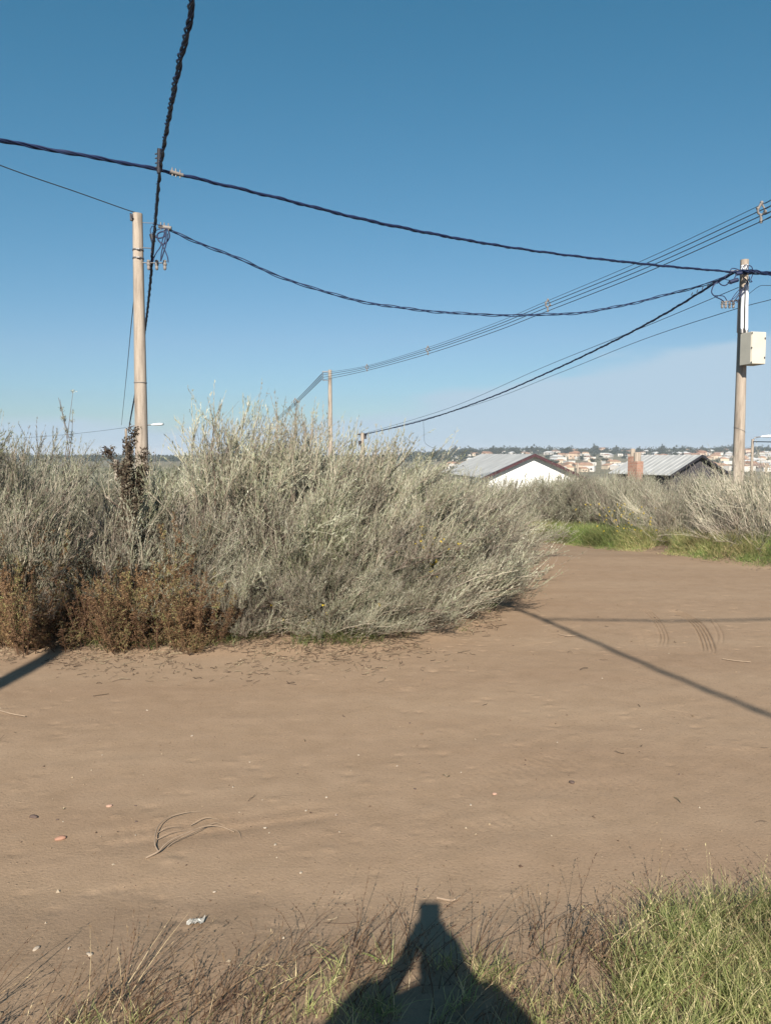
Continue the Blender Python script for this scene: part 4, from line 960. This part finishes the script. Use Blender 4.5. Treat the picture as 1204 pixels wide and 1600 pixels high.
def gable_house(name, loc, rz, W, L_, zr, ze, zg, wall, fascia, label, ribs, windows=()):
    root = empty(name, (loc[0], loc[1], zg), rz, label, 'house'); h = ze-zg; hr = zr-zg; w = W/2-.12
    b = MB(); vs = [(-w, .12, 0), (w, .12, 0), (w, .12, h), (0, .12, hr-.06), (-w, .12, h), (-w, L_-.12, 0), (w, L_-.12, 0), (w, L_-.12, h), (0, L_-.12, hr-.06), (-w, L_-.12, h)]
    b.add(vs, [(0, 1, 2, 3, 4), (9, 8, 7, 6, 5), (1, 6, 7, 2), (5, 0, 4, 9), (3, 2, 7, 8), (4, 3, 8, 9)]); wl = b.build('wall', wall, root)
    ov = .35; dz = (hr-h)/(W/2)*ov; r_ = MB()
    for s in (-1, 1):
        v, f = corr_roof((s*(W/2+ov), -.25, h-dz), (s*(W/2+ov), L_+.25, h-dz), (0, -.25, hr), (0, L_+.25, hr), ribs); r_.add(v, f)
    rf = r_.build('roof', M['tin'], root)
    for s in (-1, 1):
        for yy in (-.29, L_+.26):
            fb = MB()
            a = Vector((s*(W/2+ov), yy, h-dz)); c = Vector((0, yy, hr)); t = .11
            fb.add([a+Vector((0, 0, .05)), c+Vector((0, 0, .05)), c+Vector((0, 0, -t)), a+Vector((0, 0, -t)), a+Vector((0, .035, .05)), c+Vector((0, .035, .05)), c+Vector((0, .035, -t)), a+Vector((0, .035, -t))],
                   [(0, 1, 2, 3), (7, 6, 5, 4), (0, 4, 5, 1), (3, 2, 6, 7), (0, 3, 7, 4), (1, 5, 6, 2)])
            fb.build('fascia', fascia, root)
    for (wx, wz, ww, wh) in windows:
        f = MB().box((wx, .10, wz), (ww+.12, .06, wh+.12)).build('window', M['white'], root); MB().box((wx, .06, wz), (ww, .03, wh)).build('pane', M['dark'], f)
    return root
g1 = at(833, 711, 45)
gable_house('white_house', (g1.x, 45), R(6), 5.5, 13, 1.58, .35, float(height(g1.x, 46)), M['whitewall'], M['maroon'], 'white gabled house with maroon trim and grey sheet roof below the skyline', 17, ((-1.2, 1.6, 1.0, 1.0), (1.2, 1.6, 1.0, 1.0)))
g2_ = at(1092, 712, 54)
gable_house('dark_house', (g2_.x, 54), R(25), 5.1, 5.7, 1.52, .30, float(height(g2_.x, 54)), M['darkwall'], M['dark'], 'dark walled gabled house with grey sheet roof left of the right pole', 12, ())
def chimney(px, ytop, Y, w, cap_h, label, name='brick_chimney', cap_r=.27, brick_=True):
    p = at(px, ytop, Y); z = float(height(p.x, Y, False)); root = empty(name, (p.x, Y, z), R(28), label, 'chimney'); h = p.z-z
    MB().box((0, 0, (h-cap_h)/2), (w, w, h-cap_h)).build('stack', M['brick'] if brick_ else M['concrete'], root, bevel=.01)
    MB().lathe([(cap_r, 0), (cap_r, cap_h*.9), (cap_r*.85, cap_h)], (0, 0, h-cap_h), 20).build('cap', M['concrete'], root)
chimney(995, 707, 40, .44, .45, 'orange brick chimney with round concrete cap left of the dark house', cap_r=.19)
chimney(988, 701, 43, .36, .42, 'taller narrow chimney with pale cap just behind the orange brick chimney', cap_r=.13)

# ------------------------------------------------------------------ the town on the far hillside
TW = [simple('town_wall_white', (0.525, 0.505, 0.472), .8, scale=.3), simple('town_wall_cream', (0.480, 0.400, 0.304), .8, scale=.3), simple('town_wall_ochre', (0.464, 0.352, 0.264), .8, scale=.3), simple('town_wall_grey', (.36, .34, .32), .8, scale=.3)]
TR = [simple('town_roof_clay', (0.276, 0.151, 0.098), .8, scale=.3), simple('town_roof_brown', (0.240, 0.160, 0.128), .8, scale=.3), simple('town_roof_zinc', (.50, .50, .50), .6, scale=.3), simple('town_roof_orange', (0.341, 0.210, 0.144), .8, scale=.3)]
def town_house(i):
    r = random.Random(50+i); w = r.uniform(7, 12); d = r.uniform(7, 10); h = r.uniform(3.0, 4.2)+(2.6 if i % 4 == 3 else 0); rh = r.uniform(1.2, 2.2)
    root = empty('town_house'); MB().box((0, 0, h/2-1), (w, d, h+2)).build('wall', TW[[0, 1, 0, 2, 3, 0, 1, 2][i % 8]], root)
    b = MB(); x, y = w/2+.4, d/2+.4; hip = 0 if i % 2 else w*.25
    if i % 8 in (5,): b.box((0, 0, h+.2), (w+.3, d+.3, .4))
    else: b.add([(-x, -y, h), (x, -y, h), (x, y, h), (-x, y, h), (-x+hip, 0, h+rh), (x-hip, 0, h+rh)], [(0, 1, 5, 4), (2, 3, 4, 5), (1, 2, 5), (3, 0, 4), (3, 2, 1, 0)])
    b.build('roof', TR[[0, 3, 1, 0, 2, 2, 3, 0][i % 8]], root)
    for k in (-1, 1):
        f = MB().box((k*w*.24, -d/2-.02, h*.5), (1.4, .1, 1.3)).build('window', M['dark'], root)
    MB().box((w*.02, -d/2-.02, .95), (1.0, .08, 2.1)).build('door', M['bark'], root)
    return root
TH = [town_house(i) for i in range(8)]; rt = random.Random(6)
cnt = 0
hl = ['white house with hipped clay roof', 'cream house with orange gable roof', 'white house with brown roof', 'tall ochre house with clay roof', 'grey house with pale sheet roof', 'white flat roofed house', 'cream house with brown hipped roof', 'tall ochre house with clay gable roof']
def where_t(x, Y):
    px = 602+F*x/Y; row = 'low on the hillside' if Y < 760 else ('midway up the hillside' if Y < 1000 else ('high on the hillside' if Y < 1250 else 'on the skyline'))
    for lim, t in ((760, 'above the white house roof'), (840, 'by the white house ridge'), (900, 'right of the white gable'), (960, 'between the two near houses'), (1010, 'around the brick chimney'), (1090, 'above the dark house'), (1140, 'left of the right pole'), (1170, 'behind the right pole')):
        if px < lim: return row+' '+t
    return row+' at the right edge'
for k in range(290):
    u = rt.random(); Y = 640+900*u**1.25; ax = rt.uniform(.085, .58); x = Y*ax
    if ax < .16 and rt.random() < .55: continue
    kk_ = cnt if cnt < 8 else rt.choice([0, 2, 5, 4, 1, 6, 5, 3, 4]); o = TH[kk_] if cnt < 8 else copy_tree(TH[kk_]); cnt += 1; o['k_'] = kk_
    o.location = (x, Y, float(height(x, Y, False))); o.rotation_euler = (0, 0, rt.gauss(0, .45)+rt.choice([0, 0, 1.57])); sc = rt.uniform(.8, 1.25); o.scale = (sc, sc, sc)
    tag(o, '%s %s' % (hl[o['k_']], where_t(x, Y)), 'house', 'houses of the far hillside town'); del o['k_']
def far_tree(seed, H, Wd, trunk=.25, n=1500, squash=1.0):
    r = np.random.default_rng(seed); root = empty('far_tree'); MB().tube([(0, 0, -1), (.1, 0, H*.3), (0, .1, H*.7)], [H*.03, H*.022, H*.01], 6).build('trunk', M['bark'], root)
    nc = 22; c = r.normal(0, 1, (nc, 3))*np.array([Wd*.28, Wd*.28, H*.13*squash])+np.array([0, 0, H*(trunk+.22)]); k = r.integers(0, nc, n)
    B = c[k]+unit(r.normal(size=(n, 3)))*(r.random(n)**.33)[:, None]*np.array([Wd*.17, Wd*.17, H*.13])
    V, Fc = leafquads(B, r.normal(size=(n, 3)), r.uniform(.5, 1.1, n)*H*.09, np.full(n, H*.05), r); p = Pile(); p.add(V, Fc, np.clip(r.beta(2, 2, nc)[k]*.6+r.uniform(0, .4, n), 0, 1)); p.build('crown', M['farwood'], root); return root
FT = [far_tree(61, 11, 11), far_tree(62, 15, 9), far_tree(63, 9, 12), far_tree(64, 14, 14)]; i = 0
for k in range(250):
    if k < 130: Y = rt.uniform(1250, 1650); ax = rt.uniform(.03, .58)
    elif k < 175: Y = rt.uniform(1100, 1400); ax = rt.uniform(.02, .13)
    else: Y = rt.uniform(640, 1250); ax = rt.uniform(.07, .56)
    o = FT[i] if i < 4 else copy_tree(FT[rt.randrange(4)]); i += 1; x = Y*ax; o.location = (x, Y, float(height(x, Y, False))-.3); o.rotation_euler = (0, 0, rt.uniform(0, 6)); sc = rt.uniform(.55, 1.2)*(1 if k < 175 else .7); o.scale = (sc, sc, sc)
    tag(o, (('dark skyline tree ' if k < 175 else 'dark tree between houses ')+where_t(x, Y)), 'tree', 'trees of the far skyline' if k < 175 else 'trees among the far houses')
def far_wood():
    r = np.random.default_rng(8); n = 26000; p = Pile(); y = r.uniform(900, 1500, n); x = y*r.uniform(-.62, .10, n); z = height(x, y, False)
    hh = (2.0+5.0*vnoise(x*.02, y*.02)**1.5)*r.random(n)**.6
    B = np.stack([x, y, z+hh], 1); V, Fc = leafquads(B, r.normal(size=(n, 3)), r.uniform(2, 5, n), np.full(n, 1.8), r); p.add(V, Fc, r.random(n))
    n = 30000; y = r.uniform(1250, 1650, n); x = y*r.uniform(.02, .62, n); z = height(x, y, False); hh = (1.0+11.0*vnoise(x*.03+40, y*.03)**1.7)*r.random(n)**.6
    V, Fc = leafquads(np.stack([x, y, z+hh], 1), r.normal(size=(n, 3)), r.uniform(1.5, 3.5, n), np.full(n, 1.6), r); p.add(V, Fc, r.random(n))
    tag(p.build('far_wood', M['farwood']), 'dark line of far woodland along the horizon', 'woodland', kind='stuff')
far_wood()
# fence posts in the field
for k, (px, py, Y) in enumerate(((181, 718, 34), (1037, 722, 62), (902, 724, 60), (755, 717, 70), (1196, 724, 60), (1100, 728, 66))):
    p = at(px, py, Y); z = float(height(p.x, Y, False))
    root = empty('fence_post', (p.x, Y, z), 0, ['pale thin fence post in the field left of the left pole', 'pale fence post in front of the far town left of the dark house gable', 'pale fence post just right of the white house', 'thin post near the left end of the white house roof', 'fence post at the right edge beyond the street lamp', 'fence post behind the dark house gable'][k], 'post')
    MB().box((0, 0, (p.z-z)/2), (.13, .13, p.z-z)).build('post', M['concrete'], root, bevel=.01)

# ------------------------------------------------------------------ stones, litter, the dry branch on the dirt
def stone(px, py, w, mat, label, group=None, seed=0, flat=.5, cat='stone'):
    r = random.Random(seed); x, y = on_ground(px, py); b = MB(); n = 10; m = 6; vs = []; fs = []
    for j in range(m+1):
        th = math.pi*j/m
        for k in range(n):
            a = 2*math.pi*k/n; q = (1+.18*math.sin(a*2+seed)+.10*math.cos(3*a+seed*2))*w/2
            vs.append((q*1.2*math.sin(th)*math.cos(a), q*.85*math.sin(th)*math.sin(a), w/2*flat*math.cos(th)*(1+.1*math.sin(a))))
    fs = [(j*n+k, j*n+(k+1) % n, (j+1)*n+(k+1) % n, (j+1)*n+k) for j in range(m) for k in range(n)]
    b.add(vs, fs, smooth=True); o = b.build('pebble', mat); o.location = (x, y, float(height(x, y))+w*flat*.22); o.rotation_euler = (0, 0, r.uniform(0, 3)); return tag(o, label, cat, group)
SM = [simple('brick_stone', (.31, .17, .12), .8, scale=30), simple('pale_stone', (.36, .30, .24), .8, scale=30), simple('dark_stone', (.10, .07, .06), .8, scale=30), simple('pink_stone', (.38, .24, .18), .8, scale=30)]
stone(95, 1311, .036, SM[0], 'largest reddish brick pebble on the dirt at the left', seed=1)
stone(53, 1277, .032, SM[2], 'dark brown pebble above left of the reddish brick pebble', seed=2)
stone(171, 1260, .024, SM[3], 'flat pinkish pebble above the dry branch at the left', seed=3)
stone(772, 1241, .022, SM[3], 'pinkish pebble in the middle of the dirt right of centre', seed=4)
stone(893, 1223, .028, SM[2], 'dark pebble on the dirt right of the pinkish pebble', seed=5)
stone(140, 1492, .020, SM[1], 'white pebble beside the dead grass at the lower left', seed=6)
stone(57, 1483, .020, SM[1], 'pale pebble at the lower left above the leaning stalks', seed=7)
sp = [(212, 1259), (90, 1281), (99, 1284), (213, 1284), (465, 1209), (364, 1230), (390, 1191), (212, 1305), (414, 1294), (478, 1267), (410, 1250), (335, 1394), (358, 1385), (108, 1482), (430, 1320), (470, 1364), (640, 1130), (648, 1233), (742, 1155), (820, 1195), (720, 1207), (870, 1160), (1000, 1140), (1060, 1210), (940, 1060), (300, 1150), (230, 1110), (160, 1180), (510, 1246), (560, 1180), (530, 1300), (620, 1197), (655, 1193), (735, 1258), (650, 1390), (800, 1380)]
r5 = random.Random(3)
for i, (a, b_) in enumerate(sp):
    dk = r5.random() < .5
    stone(a, b_, r5.uniform(.007, .014), SM[2] if dk else SM[1], 'tiny dark pebble on the bare dirt' if dk else 'tiny pale pebble on the bare dirt', 'dark specks of stone on the dirt' if dk else 'pale specks of stone on the dirt', seed=20+i)
def crumpled():
    x, y = on_ground(306, 1443); r = np.random.default_rng(4); n = 7; g = np.linspace(-.5, .5, n); X, Y = np.meshgrid(g*.055, g*.028)
    Z = .006+np.abs(r.normal(0, .006, X.shape)); Y = Y+X*.25; V = np.stack([X, Y, Z], -1).reshape(-1, 3); i = np.arange(n-1)[:, None]*n+np.arange(n-1)[None]; Fc = np.stack([i, i+1, i+n+1, i+n], -1).reshape(-1, 4)
    o = np_mesh('plastic_scrap', V, Fc, simple('pale_plastic_scrap', (.28, .27, .25), .35, scale=40)); o.location = (x, y, float(height(x, y))); m = o.modifiers.new('thick', 'SOLIDIFY'); m.thickness = .0015
    tag(o, 'crumpled pale plastic scrap on the dirt above the dead grass', 'litter')
crumpled()
def branch():
    def g(p, dz=.008): x, y = on_ground(*p); return Vector((x, y, float(height(x, y))+dz))
    base = g((244, 1336)); root = empty('dry_branch', base, 0, 'forked dry branch lying curved on the dirt at the lower left', 'branch')
    segs = [([(228, 1342), (248, 1335), (256, 1329), (268, 1321), (292, 1310), (320, 1298), (345, 1296), (366, 1301)], .0045, .02), ([(248, 1333), (242, 1322), (246, 1300), (262, 1284), (290, 1274), (312, 1270)], .0035, .015),
            ([(262, 1325), (275, 1318), (310, 1303), (335, 1290), (352, 1292)], .002, .012), ([(246, 1303), (262, 1299), (282, 1294)], .0018, .014), ([(244, 1314), (265, 1307), (290, 1299)], .0018, .012), ([(298, 1291), (320, 1284), (343, 1282)], .0022, .014), ([(360, 1296), (372, 1303), (377, 1312)], .0015, .008)]
    for px, rd, dz in segs:
        n = len(px); P = spline([g(p, .004+dz*math.sin(math.pi*i/(n-1))) for i, p in enumerate(px)], 5); MB().tube([p-base for p in P], [rd*(1-.7*i/len(P)) for i in range(len(P))], 6).build('twig', M['straw'], root)
M['straw'] = simple('dry_twig', (.27, .20, .145), .8, scale=40)
branch()
for k, (p0, p1, p2, lb) in enumerate((((872, 992), (889, 995), (905, 993), 'short dry stick lying where the cable shadow meets the thicket'), ((0, 1112), (18, 1117), (40, 1121), 'dry straw stick at the far left edge of the dirt'), ((682, 1398 + 8), (706, 1410), (718, 1404), 'short dark stick just right of the photographer shadow'), ((1128, 1031), (1150, 1034), (1172, 1036), 'thin pale stick on the dirt at the right'))):
    P = [Vector((*on_ground(*q), 0)) for q in (p0, p1, p2)]
    for q in P: q.z = float(height(q.x, q.y))+.008
    tag(MB().tube(spline(P, 4), .004, 6).build('stick', M['straw']), lb, 'stick')

# ------------------------------------------------------------------ the photographer (only the shadow is in view)
def skin(name, verts, edges, rad, mat, parent=None, root=0, sub=2):
    me = bpy.data.meshes.new(name); me.from_pydata(verts, edges, []); o = bpy.data.objects.new(name, me); col.objects.link(o); o.parent = parent
    m = o.modifiers.new('skin', 'SKIN'); m.use_smooth_shade = True
    for i, r_ in enumerate(rad): me.skin_vertices[0].data[i].radius = (r_, r_) if not hasattr(r_, '__len__') else r_
    me.skin_vertices[0].data[root].use_root = True
    s = o.modifiers.new('sub', 'SUBSURF'); s.levels = sub; s.render_levels = sub; me.materials.append(mat); return o
def person():
    Yb = -.36; Xb = .02; root = empty('person', (Xb, Yb, float(height(0, Yb, False))), 0, 'person in a dark jacket holding up a phone whose shadow falls at the bottom', 'person')
    V = []; E = []; Rd = []; root.scale = (1, 1, .95)
    def v(p, r_, par=None):
        V.append(p); Rd.append(r_)
        if par is not None: E.append((par, len(V)-1))
        return len(V)-1
    pel = v((0, 0, .98), .145); wa = v((0, 0, 1.14), .135, pel); ch = v((0, 0, 1.34), .155, wa); ub = v((0, 0, 1.46), .10, ch); nk = v((0, 0, 1.535), .056, ub)
    h1 = v((0, .02, 1.60), .075, nk); h2 = v((0, .015, 1.68), .095, h1); h3 = v((0, .0, 1.73), .055, h2); v((0, .10, 1.625), .014, h1)
    for s in (-1, 1):
        sh = v((s*.175, 0, 1.435), .068, ub); el = (s*(.31 if s < 0 else .32), .15 if s < 0 else .03, 1.27 if s < 0 else 1.22)
        a = v(tuple((np.array((s*.175, 0, 1.435))+el)/2), .052, sh); e = v(el, .042, a)
        wr = (s*.075-Xb, .285, 1.50); f = v(tuple((np.array(el)*.6+np.array(wr)*.4)), .040, e); w = v(wr, .028, f); pm = v((s*.05-Xb, .325, 1.535), (.022, .030), w)
        for q in range(4):
            z = 1.50+.020*q; k1 = v((s*.046-Xb, .345, z+.012), .010, pm); k2 = v((s*.035-Xb, .362, z+.016), .009, k1); v((s*.020-Xb, .360, z+.014), .008, k2)
        t1 = v((s*.040-Xb, .325, 1.57), .011, pm); v((s*.022-Xb, .327, 1.585), .009, t1)
        hp = v((s*.095, 0, .92), .095, pel); kn = v((s*.11, .02, .52), .062, hp); an = v((s*.12, -.01, .09), .042, kn); v((s*.13, .14, .04), .035, an)
    skn = simple('skin_tone', (.45, .27, .19), .6); skin('body', V, E, Rd, skn, root, 0, 1)
    # jacket
    JV = [(0, 0, .94), (0, 0, 1.14), (0, 0, 1.34), (0, 0, 1.45), (-.035, -.01, 1.545)]; JE = [(0, 1), (1, 2), (2, 3), (3, 4)]; JR = [.20, .205, .215, .16, .14]
    for s in (-1, 1):
        b = len(JV); ex = .31 if s < 0 else .32; JV += [(s*.19, 0, 1.44), (s*ex, .15 if s < 0 else .03, 1.27 if s < 0 else 1.22), (s*.11-Xb, .25, 1.455)]; JE += [(3, b), (b, b+1), (b+1, b+2)]; JR += [.105, .09 if s > 0 else .105, .085]
    skin('jacket', JV, JE, JR, simple('dark_jacket', (.04, .05, .08), .8), root, 0, 2)
    TV = [(0, 0, .99), (-.095, 0, .90), (-.11, .02, .52), (-.12, -.01, .11), (.095, 0, .90), (.11, .02, .52), (.12, -.01, .11)]
    skin('trousers', TV, [(0, 1), (1, 2), (2, 3), (0, 4), (4, 5), (5, 6)], [.155, .11, .082, .07, .11, .082, .07], simple('blue_trousers', (.05, .07, .12), .85), root, 0, 2)
    for s in (-1, 1): skin('shoe', [(s*.12, -.05, .055), (s*.125, .06, .05), (s*.13, .17, .035)], [(0, 1), (1, 2)], [.05, .05, .035], M['dark'], root, 0, 2)
    skin('hair', [(0, -.03, 1.68), (0, -.01, 1.735), (0, .03, 1.745)], [(0, 1), (1, 2)], [.088, .07, .045], simple('dark_hair', (.03, .02, .015), .7), root, 0, 2)
    for s in (-1, 1):
        b = MB(); b.lathe([(.004, -.011), (.011, -.004), (.012, .002), (.004, .011)], (s*.031, .092, 1.655), 10); b.build('eye', M['white'], root)
    ph = empty('phone', (0, -.018, CAMZ+.012), 0, 'dark phone held upright in front of the photographer face', 'phone'); MB().box((0, -.001, -.08), (.076, .009, .162)).build('phone_body', M['rubber'], ph, bevel=.003)
    MB().box((0, -.0068, -.08), (.070, .001, .152)).build('screen', M['dark'], ph); 
person()

# ------------------------------------------------------------------ air
def haze():
    m = bpy.data.materials.new('haze_air'); m.use_nodes = True; nt = m.node_tree; nt.nodes.clear(); out = N(nt, 'ShaderNodeOutputMaterial'); v = N(nt, 'ShaderNodeVolumePrincipled')
    v.inputs['Color'].default_value = (.80, .88, 1, 1); v.inputs['Density'].default_value = .00020; v.inputs['Anisotropy'].default_value = .0; nt.links.new(v.outputs[0], out.inputs['Volume'])
    o = MB().box((0, 2000, -5), (14000, 16000, 100)).build('haze', m); tag(o, 'thin haze over the far town', 'haze', kind='stuff')
if True: haze()
